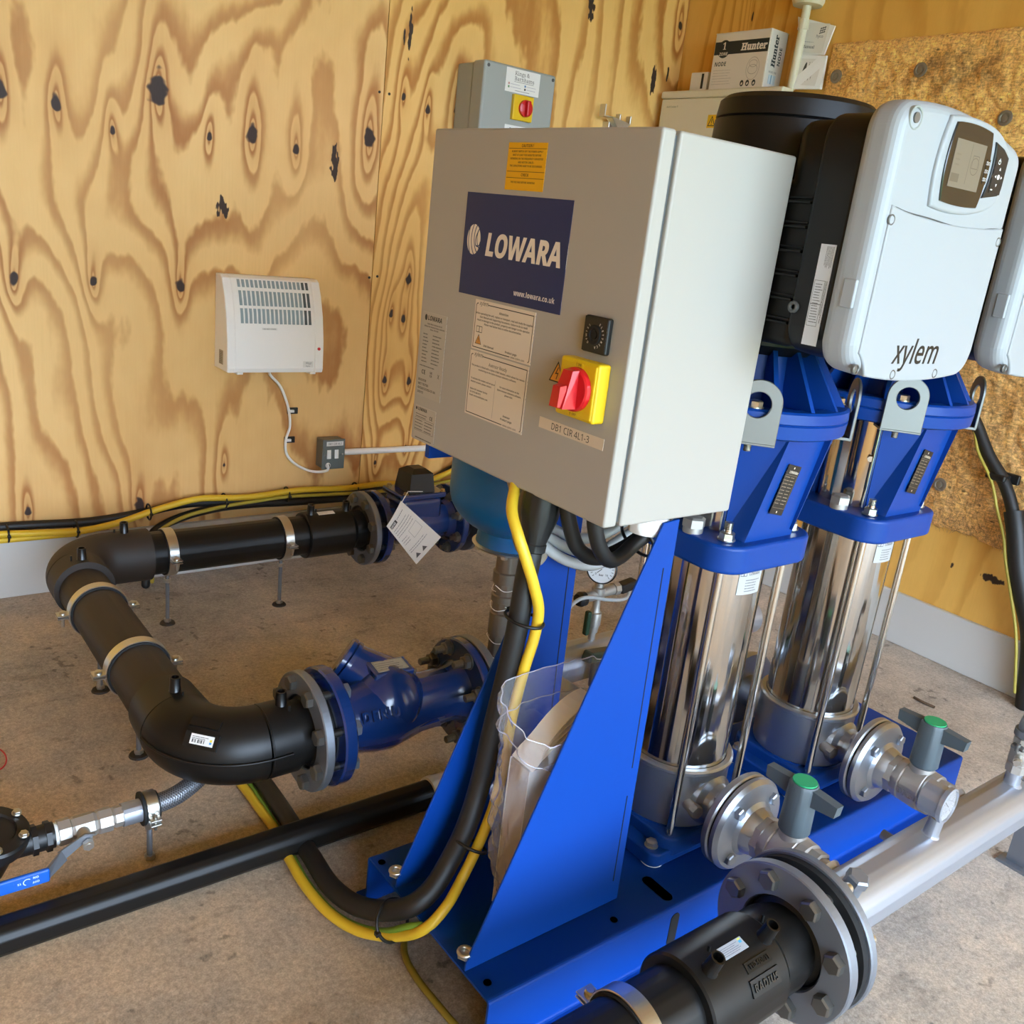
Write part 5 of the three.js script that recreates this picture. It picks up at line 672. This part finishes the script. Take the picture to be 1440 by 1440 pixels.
{ const t = thing('dry_twig', 'small dry twig lying on the floor before the right wall', 'twig', [2.337, 0, -1.01]); part(t, 'stick', tube([[2.34, 0.004, -1.045], [2.335, 0.005, -1.02], [2.34, 0.004, -0.985]], 0.004, 12, 6), mat('#5b4836', 0.9)); }
// ---------------------------------------------------------------- on the left wall
const WZ = -2.6;
{
  const t = thing('convector_heater', 'white wall-mounted convector heater with slotted grille', 'heater', [1.09, 0.62, WZ]);
  const side = [[0, 0.628], [0.1, 0.628], [0.104, 0.64], [0.1, 0.72], [0.088, 0.79], [0.07, 0.845], [0.05, 0.885], [0.036, 0.892], [0, 0.892]];
  const out = (e) => shape(side.map(([z, y]) => [-(WZ + Math.max(0, z - e)), y]));
  const x0 = 0.945, x1 = 1.238;
  for (const [a, b] of [[x0, x0 + 0.026], [x1 - 0.028, x1]]) part(t, 'end_panel', extX(out(0), a, b - a, 0.004, 2), M.white);
  part(t, 'front_panel', extX(out(0.0025), x0 + 0.0255, x1 - x0 - 0.053, 0.0005, 1), M.white);
  // grille: pale grey slots, darker in the last columns, set into the curved upper front, three rows
  const prof = new THREE.CatmullRomCurve3(side.slice(2, 7).map(([z, y]) => V(0, y, WZ + z - 0.0018)));
  const zAt = (y) => { let b = 0; for (let i = 0; i <= 200; i++) { const p = prof.getPoint(i / 200); if (Math.abs(p.y - y) < Math.abs(prof.getPoint(b / 200).y - y)) b = i; } return prof.getPoint(b / 200).z; };
  const slotPale = mat('#8fa0a6', 0.5), slotM = mat('#50595c', 0.6);
  for (const [ya, yb] of [[0.862, 0.882], [0.814, 0.853], [0.766, 0.806]]) for (let i = 0; i < 17; i++) {
    const x = x0 + 0.042 + i * 0.0128, za = zAt(ya) + 0.0002, zb = zAt(yb) + 0.0002, w = 0.0075;
    part(t, 'grille_slot', hexa([[x, ya, za + 0.0006], [x + w, ya, za + 0.0006], [x + w, ya, za - 0.003], [x, ya, za - 0.003]], [[x, yb, zb + 0.0006], [x + w, yb, zb + 0.0006], [x + w, yb, zb - 0.003], [x, yb, zb - 0.003]]), i > 14 ? slotM : slotPale);
  }
  part(t, 'indicator', cyl(V(1.222, 0.698, WZ + 0.1), V(1.222, 0.698, WZ + 0.1035), 0.0045), M.red);
  sheet(t, 'maker_mark', V(1.19, 0.652, WZ + 0.1016), 0.032, 0.018, Z, Y, canTex(128, 72, (c, w, h) => { c.fillStyle = '#dddcd8'; c.fillRect(0, 0, w, h); c.strokeStyle = '#777'; c.lineWidth = 3; for (let i = 0; i < 3; i++) { c.beginPath(); c.moveTo(30, 14 + i * 9); c.bezierCurveTo(55, 0 + i * 9, 75, 30 + i * 9, 105, 10 + i * 9); c.stroke(); } txt(c, 'hyco', 34, 64, '26px sans-serif', '#777'); }));
  sheet(t, 'maker_mark', V(1.07, 0.752, WZ + 0.0945), 0.045, 0.006, V(0, 0.17, 1), Y, canTex(128, 18, (c, w, h) => { c.fillStyle = '#dddcd8'; c.fillRect(0, 0, w, h); txt(c, 'DO NOT COVER', 64, 15, '15px sans-serif', '#777', 'center'); }));
  sheet(t, 'rating_sticker', V(x0 - 0.0002, 0.665, WZ + 0.055), 0.03, 0.04, neg(X), Y, canTex(60, 80, (c, w, h) => { c.fillStyle = '#a79f90'; c.fillRect(0, 0, w, h); lines(c, 6, 12, 46, 7, 10, '#555', 4); }));
  for (const x of [x0 + 0.03, x1 - 0.04]) part(t, 'foot', box(x, x + 0.018, 0.622, 0.63, WZ + 0.03, WZ + 0.1, 0.002), M.white);
}
cable('heater_cord', 'white flex hanging from the heater to the switched outlet', 'cord', [[1.1, 0.63, WZ + 0.04], [1.105, 0.61, WZ + 0.02], [1.147, 0.566, WZ + 0.009], [1.175, 0.498, WZ + 0.008], [1.182, 0.441, WZ + 0.008], [1.17, 0.396, WZ + 0.008], [1.176, 0.352, WZ + 0.008], [1.214, 0.313, WZ + 0.012], [1.262, 0.297, WZ + 0.035], [1.296, 0.306, WZ + 0.054], [1.297, 0.32, WZ + 0.05]], 0.0042, M.white, null, 90);
for (const [x, y, l] of [[1.186, 0.49, 'black cable clip on the heater flex, upper one'], [1.18, 0.398, 'black cable clip on the heater flex, lower one']]) { const t = thing('cable_clip', l, 'clip', [x, y, WZ]); part(t, 'clip_body', box(x - 0.012, x + 0.022, y - 0.01, y + 0.01, WZ, WZ + 0.007, 0.002), M.black); part(t, 'clip_band', box(x - 0.008, x + 0.007, y - 0.004, y + 0.004, WZ + 0.005, WZ + 0.014, 0.001), M.white); }
{
  const t = thing('switched_outlet', 'grey metal-clad switch box with two white rockers below the heater', 'switch', [1.315, 0.3, WZ]);
  part(t, 'box', box(1.278, 1.352, 0.3085, 0.402, WZ, WZ + 0.046, 0.004), M.switchGrey); part(t, 'front_plate', box(1.276, 1.354, 0.3065, 0.404, WZ + 0.045, WZ + 0.051, 0.002), M.switchGrey);
  for (const x of [1.292, 1.318]) part(t, 'rocker', hexa([[x, 0.342, WZ + 0.055], [x + 0.013, 0.342, WZ + 0.055], [x + 0.013, 0.342, WZ + 0.05], [x, 0.342, WZ + 0.05]], [[x, 0.37, WZ + 0.0525], [x + 0.013, 0.37, WZ + 0.0525], [x + 0.013, 0.37, WZ + 0.05], [x, 0.37, WZ + 0.05]]), M.white);
  sheet(t, 'circuit_label', V(1.318, 0.39, WZ + 0.0514), 0.058, 0.014, Z, Y, canTex(230, 56, (c, w, h) => { c.fillStyle = '#d9d9d6'; c.fillRect(0, 0, w, h); txt(c, 'DB1 CIR 4L2', w / 2, 42, '34px sans-serif', '#333', 'center'); }));
  for (const x of [1.284, 1.345]) part(t, 'plate_screw', cyl(V(x, 0.355, WZ + 0.05), V(x, 0.355, WZ + 0.0525), 0.0032), M.zinc);
  part(t, 'flex_outlet', lathe([[0, 0.009], [0.004, 0.008], [0.006, 0.006]], V(1.297, 0.32, WZ + 0.05), Z, 20), M.white);
  const c = thing('conduit_tube', 'white plastic conduit running right from the switch box', 'conduit', [1.6, 0.345, WZ]);
  part(c, 'tube', cyl(V(1.354, 0.35, WZ + 0.014), V(2.4, 0.335, WZ + 0.014), 0.0105), M.white); for (const x of [1.95, 2.3]) part(c, 'saddle', box(x - 0.008, x + 0.008, 0.318, 0.362, WZ, WZ + 0.027, 0.003), M.white);
}
{
  const F = WZ + 0.15, t = thing('isolator_box', 'grey isolator enclosure on the plywood with company label', 'electrical box', [1.83, 1.25, WZ]);
  part(t, 'back_box', box(1.69, 1.957, 1.24, 1.562, WZ, WZ + 0.085, 0.006), M.greyPlastic); part(t, 'lid', box(1.686, 1.961, 1.236, 1.566, WZ + 0.087, F, 0.008), M.greyPlastic); part(t, 'lid_seal', box(1.694, 1.953, 1.244, 1.558, WZ + 0.08, WZ + 0.095), M.white);
  sheet(t, 'company_label', V(1.832, 1.526, F + 0.0004), 0.13, 0.066, Z, Y, canTex(520, 264, (c, w, h) => { c.fillStyle = '#dfdfdc'; c.fillRect(0, 0, w, h); txt(c, 'Kings &', 130, 70, '62px serif', '#333'); txt(c, 'Barnhams', 130, 128, '62px serif', '#333'); c.fillStyle = '#555'; c.fillRect(130, 140, 300, 4); for (const [x, y, k] of [[40, 160, '#b98c86'], [40, 196, '#5f8f5f'], [290, 160, '#5a7fae'], [290, 196, '#444']]) { c.fillStyle = k; c.fillRect(x, y, 24, 24); } lines(c, 76, 174, 190, 2, 34, '#99a', 6); lines(c, 326, 174, 170, 2, 34, '#99a', 6); lines(c, 150, 240, 250, 1, 10, '#777', 7); }));
  const s = part(t, 'rotary_switch', box(1.797, 1.874, 1.417, 1.489, F - 0.002, F + 0.012, 0.003), M.yellow);
  part(s, 'switch_knob', [lathe([[0, 0], [0, 0.0245], [0.008, 0.024], [0.01, 0.02], [0.01, 0]], V(1.842, 1.453, F + 0.012), Z), new RoundedBoxGeometry(0.014, 0.044, 0.022, 2, 0.004).translate(1.842, 1.453, F + 0.024)], M.red);
  sheet(t, 'circuit_label', V(1.835, 1.388, F + 0.0004), 0.11, 0.026, Z, Y, canTex(220, 52, (c, w, h) => { c.fillStyle = '#dfe2e2'; c.fillRect(0, 0, w, h); txt(c, 'DB1 CIR 4', w / 2, 40, '34px sans-serif', '#334', 'center'); }));
  for (const [x, y] of [[1.7, 1.552], [1.948, 1.552], [1.7, 1.25], [1.948, 1.25]]) part(t, 'lid_screw', cyl(V(x, y, F - 0.002), V(x, y, F + 0.001), 0.005), M.darkGrey);
}
{
  const z = WZ, t = thing('steel_bracket', 'small bent zinc bracket showing above the cabinet top', 'bracket', [2.33, 1.47, WZ]);
  part(t, 'bent_strip', [box(2.262, 2.266, 1.5, 1.536, WZ + 0.03, WZ + 0.06, 0.001), box(2.262, 2.3, 1.497, 1.501, WZ + 0.03, WZ + 0.06, 0.001), hexa([[2.298, 1.497, WZ + 0.06], [2.345, 1.455, WZ + 0.06], [2.345, 1.455, WZ + 0.03], [2.298, 1.497, WZ + 0.03]], [[2.302, 1.501, WZ + 0.06], [2.39, 1.489, WZ + 0.06], [2.39, 1.489, WZ + 0.03], [2.302, 1.501, WZ + 0.03]]), box(2.31, 2.39, 1.43, 1.488, WZ, WZ + 0.034, 0.002)], M.zinc);
  for (const x of [2.335, 2.385]) part(t, 'prong', box(x, x + 0.006, 1.49, 1.515, WZ + 0.034, WZ + 0.058, 0.002), M.zinc);
}
{ // cables clipped along the foot of the wall
  const a = [[0.1, 0.2, -2.565], [0.25, 0.195, -2.56], [0.368, 0.194, -2.558], [0.469, 0.187, -2.555], [0.57, 0.182, -2.555], [0.668, 0.196, -2.555], [0.774, 0.224, -2.556], [0.888, 0.244, -2.556], [1.0, 0.237, -2.556], [1.062, 0.236, -2.556], [1.201, 0.243, -2.556], [1.386, 0.236, -2.556], [1.507, 0.24, -2.556], [1.6, 0.232, -2.556], [1.676, 0.235, -2.556], [1.776, 0.262, -2.556], [1.88, 0.3, -2.556], [2.1, 0.31, -2.556]];
  cable('yellow_cable', 'yellow cable clipped above the skirting of the left wall', 'cable', a, 0.0095, M.yellowCable, null, 160);
  cable('yellow_cable', 'short yellow cable end tucked under the other by the left edge', 'cable', [[0.1, 0.182, -2.562], [0.3, 0.176, -2.562], [0.45, 0.174, -2.562], [0.56, 0.171, -2.566]], 0.008, M.yellowCable, null, 40);
  const bk = (l, p, r = 0.012) => cable('black_cable', l, 'cable', p, r, M.blackCable, null, 120);
  bk('black cable along the wall just behind the yellow cable', [[0.1, 0.205, -2.585], [0.372, 0.205, -2.585], [0.598, 0.196, -2.585], [0.732, 0.206, -2.585], [0.853, 0.222, -2.583], [1.003, 0.216, -2.583], [1.164, 0.214, -2.583], [1.388, 0.212, -2.583], [1.577, 0.215, -2.583], [1.7, 0.225, -2.583], [1.85, 0.28, -2.583], [2.1, 0.29, -2.583]]);
  bk('black cable rising from behind the pipe to the cable bundle', [[0.72, 0.02, -2.5], [0.735, 0.1, -2.54], [0.756, 0.146, -2.562], [0.816, 0.178, -2.57], [0.941, 0.203, -2.573], [1.062, 0.206, -2.573], [1.2, 0.2, -2.573], [1.45, 0.196, -2.573], [1.7, 0.2, -2.573]], 0.0125);
  cable('earth_wire', 'thin green yellow wire on top of the rising black cable', 'cable', [[0.735, 0.03, -2.49], [0.75, 0.1, -2.528], [0.77, 0.152, -2.55], [0.83, 0.188, -2.553], [0.941, 0.21, -2.556], [1.062, 0.22, -2.556], [1.155, 0.225, -2.556], [1.377, 0.217, -2.556], [1.496, 0.214, -2.556], [1.7, 0.22, -2.56], [1.9, 0.24, -2.56]], 0.0055, mat('#b5a53a', 0.5));
  for (const [x, y, w] of [[0.388, 0.19, 'leftmost, at the photo edge'], [0.556, 0.184, 'above the pipe corner'], [0.75, 0.214, 'where the cables start to climb'], [0.97, 0.226, 'under the left end of the heater'], [1.17, 0.229, 'under the middle of the heater'], [1.41, 0.224, 'below the switch box']]) tie('black cable tie on the wall cables, ' + w, V(x, y, -2.568), X, 0.022, 0.024);
}
// ---------------------------------------------------------------- on the right wall
const WX = 2.65;
{
  const t = thing('distribution_board', 'cream distribution board under the cardboard carton in the corner', 'electrical box', [WX, 1.2, -2.3]);
  part(t, 'enclosure', [box(2.556, WX, 1.15, 1.612, -2.566, -2.04, 0.006)], M.cream); part(t, 'cover', [box(2.545, 2.558, 1.15, 1.596, -2.562, -2.044, 0.004)], M.cream); part(t, 'top_lip', box(2.542, 2.6, 1.597, 1.622, -2.568, -2.034, 0.007), M.cream);
  sheet(t, 'caution_label', V(2.5446, 1.52, -2.265), 0.13, 0.042, neg(X), Y, canTex(260, 84, (c, w, h) => { c.fillStyle = '#e2b21a'; c.fillRect(0, 0, w, h); c.strokeStyle = '#222'; c.lineWidth = 5; c.beginPath(); c.moveTo(40, 12); c.lineTo(70, 70); c.lineTo(10, 70); c.closePath(); c.stroke(); c.fillRect(0, 0, 0, 0); c.fillStyle = '#222'; c.fillRect(37, 30, 6, 22); c.fillRect(37, 58, 6, 6); txt(c, 'DANGER', 90, 36, 'bold 28px sans-serif', '#5a4304'); txt(c, '400 VOLTS', 90, 70, 'bold 28px sans-serif', '#5a4304'); }));
  sheet(t, 'maker_print', V(2.5448, 1.57, -2.5), 0.07, 0.013, neg(X), Y, canTex(220, 40, (c, w, h) => { c.fillStyle = '#d8cfb6'; c.fillRect(0, 0, w, h); txt(c, 'Acti9 Isobar P', 4, 30, '28px sans-serif', '#5d6a4e'); }));
}
{
  const t = thing('carton', 'white cardboard carton with a dark printed band on the board top', 'carton', [2.6, 1.622, -2.25]);
  const b = part(t, 'box', box(2.562, 2.648, 1.6222, 1.796, -2.367, -2.135, 0.002), M.card);
  part(t, 'lid_flap', box(2.561, 2.6485, 1.794, 1.798, -2.3675, -2.1345, 0.001), M.card);
  const hunter = (c, x, y, s, col) => { c.save(); c.translate(x, y); c.transform(1, 0, -0.12, 1, 0, 0); txt(c, 'Hunter', 0, 0, '900 ' + s + 'px serif', col); c.lineWidth = s * 0.03; c.strokeStyle = col; c.strokeText('Hunter', 0, 0); c.restore(); };
  sheet(b, 'front_print', V(2.5617, 1.709, -2.251), 0.226, 0.168, neg(X), Y, canTex(640, 476, (c, w, h) => {
    c.fillStyle = '#d9cfc2'; c.fillRect(0, 0, w, h); c.fillStyle = '#081820'; c.fillRect(0, 64, w, 112); c.beginPath(); c.arc(118, 128, 78, 0, 7); c.fill(); txt(c, '1', 118, 132, 'bold 88px serif', '#e2d8cb', 'center'); txt(c, 'ZONE', 118, 184, 'bold 40px sans-serif', '#e2d8cb', 'center'); hunter(c, 322, 150, 82, '#e2d8cb');
    txt(c, 'NODE', 26, 276, 'bold 52px sans-serif', '#15262d'); c.strokeStyle = '#8d8478'; c.lineWidth = 3; c.beginPath(); c.ellipse(500, 312, 74, 96, 0, 0, 7); c.stroke(); c.beginPath(); c.ellipse(500, 270, 46, 30, 0, 0, 7); c.stroke(); c.beginPath(); c.ellipse(500, 320, 54, 40, 0, 0, 7); c.stroke(); lines(c, 26, 314, 250, 6, 24, '#a79d90', 4);
    for (const x of [400, 466, 540]) { c.fillStyle = '#1b2326'; c.beginPath(); c.ellipse(x, 436, 21, 27, 0, 0, 7); c.fill(); c.fillStyle = '#d9cfc2'; c.beginPath(); c.ellipse(x, 440, 9, 13, 0.5, 0, 7); c.fill(); } }), {}, 0.0008);
  sheet(b, 'end_print', V(2.606, 1.71, -2.1347), 0.08, 0.165, Z, Y, canTex(230, 476, (c, w, h) => { c.fillStyle = '#d3cac0'; c.fillRect(0, 0, w, h); c.save(); c.translate(108, 300); c.rotate(-Math.PI / 2); hunter(c, 0, 0, 74, '#1b2326'); c.restore(); c.save(); c.translate(180, 280); c.rotate(-Math.PI / 2); txt(c, 'NODE', 0, 0, 'bold 58px sans-serif', '#2b3336'); c.restore(); txt(c, 'NODE-100', 40, 350, '24px sans-serif', '#555'); for (let i = 0; i < 26; i++) { c.fillStyle = rnd() > 0.45 ? '#6f93ad' : '#cfd6da'; c.fillRect(50 + i * 4, 366, 4, 78); } }), {}, 0.0008);
  const s = thing('small_box', 'small white packet with a black stripe left of the carton', 'box', [2.6, 1.622, -2.42]); part(s, 'packet', box(2.57, 2.63, 1.6222, 1.683, -2.462, -2.385, 0.002), M.card); part(s, 'stripe', box(2.5693, 2.571, 1.63, 1.678, -2.412, -2.402), M.black);
}
{
  const t = thing('conduit_drop', 'white conduit dropping vertically beside the carton into the board', 'conduit', [2.6, 1.622, -2.048]);
  part(t, 'tube', cyl(V(2.605, 1.62, -2.052), V(2.605, 1.93, -2.048), 0.0135), M.cream); part(t, 'coupling', lathe([[0, 0.0135], [0, 0.0165], [0.028, 0.0165], [0.03, 0.0135]], V(2.605, 1.795, -2.05), Y), M.cream);
  part(t, 'junction_box', lathe([[0, 0], [0, 0.045], [0.012, 0.05], [0.03, 0.05], [0.045, 0.045]], V(2.605, 1.862, -2.048), Y, 40), M.cream); part(t, 'upper_tube', cyl(V(2.605, 1.9, -2.048), V(2.605, 2.438, -2.045), 0.0135), M.cream);
  const lf = thing('leaflet', 'white leaflet pinned upright on the wall right of the conduit', 'leaflet', [2.64, 1.72, -2.03]);
  const lg = hexa([[2.63, 1.725, -2.07], [2.638, 1.725, -1.977], [2.644, 1.725, -1.977], [2.636, 1.725, -2.07]].map((p) => p), [[2.634, 1.842, -2.1], [2.64, 1.806, -1.958], [2.646, 1.806, -1.958], [2.642, 1.842, -2.1]]);
  part(lf, 'pages', lg, M.paper);
  sheet(lf, 'leaflet_print', V(2.6335, 1.775, -2.022), 0.085, 0.085, V(-1, 0.04, 0.08), V(0, 1, 0.1), canTex(170, 170, (c, w, h) => { c.fillStyle = '#e2ddd5'; c.fillRect(0, 0, w, h); c.fillStyle = '#444'; for (let i = 0; i < 3; i++) for (let k = 0; k < 3; k++) { c.beginPath(); c.ellipse(118 + k * 13, 30 + i * 13 - k * 4, 7, 4, -0.7, 0, 7); c.fill(); } txt(c, 'hyco', 96, 82, '24px sans-serif', '#555'); lines(c, 12, 110, 80, 1, 10, '#999', 3); txt(c, 'Manual', 14, 146, 'bold 24px serif', '#555'); }), {}, 0.0006);
  const mb = thing('leaflet', 'folded white instruction leaflet standing on the board top', 'leaflet', [2.62, 1.622, -2.0]);
  part(mb, 'pages', [hexa([[2.595, 1.6225, -2.055], [2.62, 1.6225, -1.955], [2.634, 1.6225, -1.955], [2.61, 1.6225, -2.055]], [[2.615, 1.724, -2.06], [2.63, 1.72, -1.96], [2.638, 1.72, -1.96], [2.626, 1.724, -2.06]])], M.paper);
  sheet(mb, 'leaflet_print', V(2.6145, 1.672, -2.005), 0.07, 0.08, V(-0.96, 0.15, 0.2), V(0.2, 1, 0), canTex(140, 160, (c, w, h) => { c.fillStyle = '#dedad3'; c.fillRect(0, 0, w, h); c.fillStyle = '#3a3a3a'; c.beginPath(); c.ellipse(38, 80, 10, 58, 0.06, 0, 7); c.fill(); c.save(); c.translate(95, 20); c.rotate(Math.PI / 2); lines(c, 0, 0, 120, 3, 16, '#8a8680', 4); c.restore(); }), {}, 0.0006);
}
{ // coconut fibre board
  const t = thing('fibre_board', 'shaggy brown coconut fibre board screwed to the right wall', 'board', [WX, 0.41, -1.2]);
  const z0 = -1.955, z1 = -0.3, y0 = 0.4, y1 = 1.757, NZ = 230, NY = 190, pos = [], uv = [], idx = [];
  const q = (i, j) => { const u = i / NZ, v = j / NY, ex = 0.012 * ns(v * 9, 3) * (u < 0.02 ? 1 : 0), z = z0 + (z1 - z0) * u + ex + 0.006 * ns(v * 40, 9) * (i === 0 ? 1 : 0), low = v < 0.02 ? 1 : 0, y = y0 + (y1 - y0) * v + (0.016 * ns(u * 14, 7) + 0.012 * ns(u * 60, 2)) * (low + (v > 0.98 ? 0.5 : 0)); const e = Math.min(1, 12 * Math.min(u, v, 1 - v)); return [WX - 0.002 - e ** 0.4 * (0.028 + 0.008 * ns(u * 22, v * 18) + 0.006 * ns(u * 60, v * 50) + 0.005 * ns(u * 150, v * 130)), y, z]; };
  for (let j = 0; j <= NY; j++) for (let i = 0; i <= NZ; i++) { const p = q(i, j); pos.push(...p); uv.push((p[2] - z0) / (z1 - z0), (p[1] - y0) / (y1 - y0)); }
  for (let j = 0; j < NY; j++) for (let i = 0; i < NZ; i++) { const p = j * (NZ + 1) + i; idx.push(p, p + NZ + 1, p + 1, p + 1, p + NZ + 1, p + NZ + 2); }
  const g = new THREE.BufferGeometry(); g.setAttribute('position', new THREE.Float32BufferAttribute(pos, 3)); g.setAttribute('uv', new THREE.Float32BufferAttribute(uv, 2)); g.setIndex(idx); g.computeVertexNormals();
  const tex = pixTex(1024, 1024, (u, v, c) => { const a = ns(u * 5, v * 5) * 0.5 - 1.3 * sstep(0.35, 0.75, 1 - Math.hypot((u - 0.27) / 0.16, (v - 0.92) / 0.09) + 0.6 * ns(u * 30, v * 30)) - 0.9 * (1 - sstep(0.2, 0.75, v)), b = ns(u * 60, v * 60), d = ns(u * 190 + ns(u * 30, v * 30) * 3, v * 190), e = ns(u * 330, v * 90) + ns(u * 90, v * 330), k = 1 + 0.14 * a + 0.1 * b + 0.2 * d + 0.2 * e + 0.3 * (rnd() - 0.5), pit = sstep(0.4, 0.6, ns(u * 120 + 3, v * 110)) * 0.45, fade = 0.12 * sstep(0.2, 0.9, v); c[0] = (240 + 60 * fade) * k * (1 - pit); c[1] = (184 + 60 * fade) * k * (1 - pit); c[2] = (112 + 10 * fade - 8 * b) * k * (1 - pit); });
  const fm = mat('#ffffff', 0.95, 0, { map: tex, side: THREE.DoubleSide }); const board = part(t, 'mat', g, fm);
  // loose fibres standing off the face
  const N = 4200, fg = new THREE.CylinderGeometry(0.0005, 0.0003, 0.026, 3, 2), fp = fg.attributes.position; for (let i = 0; i < fp.count; i++) fp.setX(i, fp.getX(i) + 12 * fp.getY(i) ** 2);
  const im = new THREE.InstancedMesh(fg, mat('#ffffff', 0.9), N), o = new THREE.Object3D(), col = new THREE.Color(); im.name = 'loose_fibres'; im.base = t.base; im.userData.kind = 'stuff'; im.castShadow = im.receiveShadow = true;
  for (let i = 0; i < N; i++) { const v = rnd() ** 1.7, u = rnd(), p = q(u * NZ, v * NY); o.position.set(p[0] - 0.002 - t.base.x, p[1] - t.base.y, p[2] - t.base.z); o.rotation.set(rnd() * 6.3, rnd() * 6.3, rnd() * 6.3); o.scale.setScalar(0.5 + rnd() * 0.9); o.updateMatrix(); im.setMatrixAt(i, o.matrix); const k = 0.55 + rnd() * 0.9; im.setColorAt(i, col.setRGB(0.42 * k, 0.26 * k, 0.12 * k)); }
  t.add(im);
  const wz = join(lathe([[0, 0], [0, 0.02], [0.002, 0.0195], [0.003, 0.013], [0.001, 0.011], [0.001, 0.008], [0.003, 0.0075], [0.004, 0.005], [0.004, 0]], V(0, 0, 0), Y, 28));
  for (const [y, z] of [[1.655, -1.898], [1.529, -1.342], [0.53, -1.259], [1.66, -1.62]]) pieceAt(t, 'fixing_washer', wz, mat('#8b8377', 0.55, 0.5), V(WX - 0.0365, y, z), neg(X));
}
{
  const t = thing('black_conduit', 'thick black conduit hanging down the fibre board at the right edge', 'conduit', [2.58, 0.3, -1.0]);
  part(t, 'upper_cable', tube([[2.58, 0.98, -1.42], [2.575, 0.86, -1.3], [2.57, 0.764, -1.21], [2.578, 0.724, -1.181], [2.58, 0.656, -1.132], [2.585, 0.6, -1.08], [2.585, 0.55, -1.045], [2.58, 0.48, -1.008]], 0.0165, 80, 16), M.blackCable);
  part(t, 'lower_sleeve', [tube([[2.583, 0.525, -1.028], [2.58, 0.48, -1.008], [2.582, 0.377, -0.973], [2.59, 0.307, -0.945], [2.6, 0.2, -0.9], [2.6, 0.0, -0.86]], 0.0255, 50, 20)], M.blackCable);
  part(t, 'saddle', [box(2.564, 2.612, 0.594, 0.614, -1.112, -1.066, 0.006), box(2.6, 2.614, 0.59, 0.618, -1.136, -1.044, 0.004)], M.black);
  cable('earth_wire', 'thin yellow green wire beside the right-hand black conduit', 'cable', [[2.56, 0.745, -1.36], [2.565, 0.742, -1.28], [2.57, 0.735, -1.2], [2.565, 0.66, -1.155], [2.568, 0.59, -1.1], [2.568, 0.52, -1.065], [2.565, 0.45, -1.026], [2.564, 0.4, -1.008], [2.57, 0.32, -0.976], [2.578, 0.2, -0.93], [2.58, 0.04, -0.89]], 0.0042, mat('#a8983a', 0.5));
}
renderer.render(scene, camera);
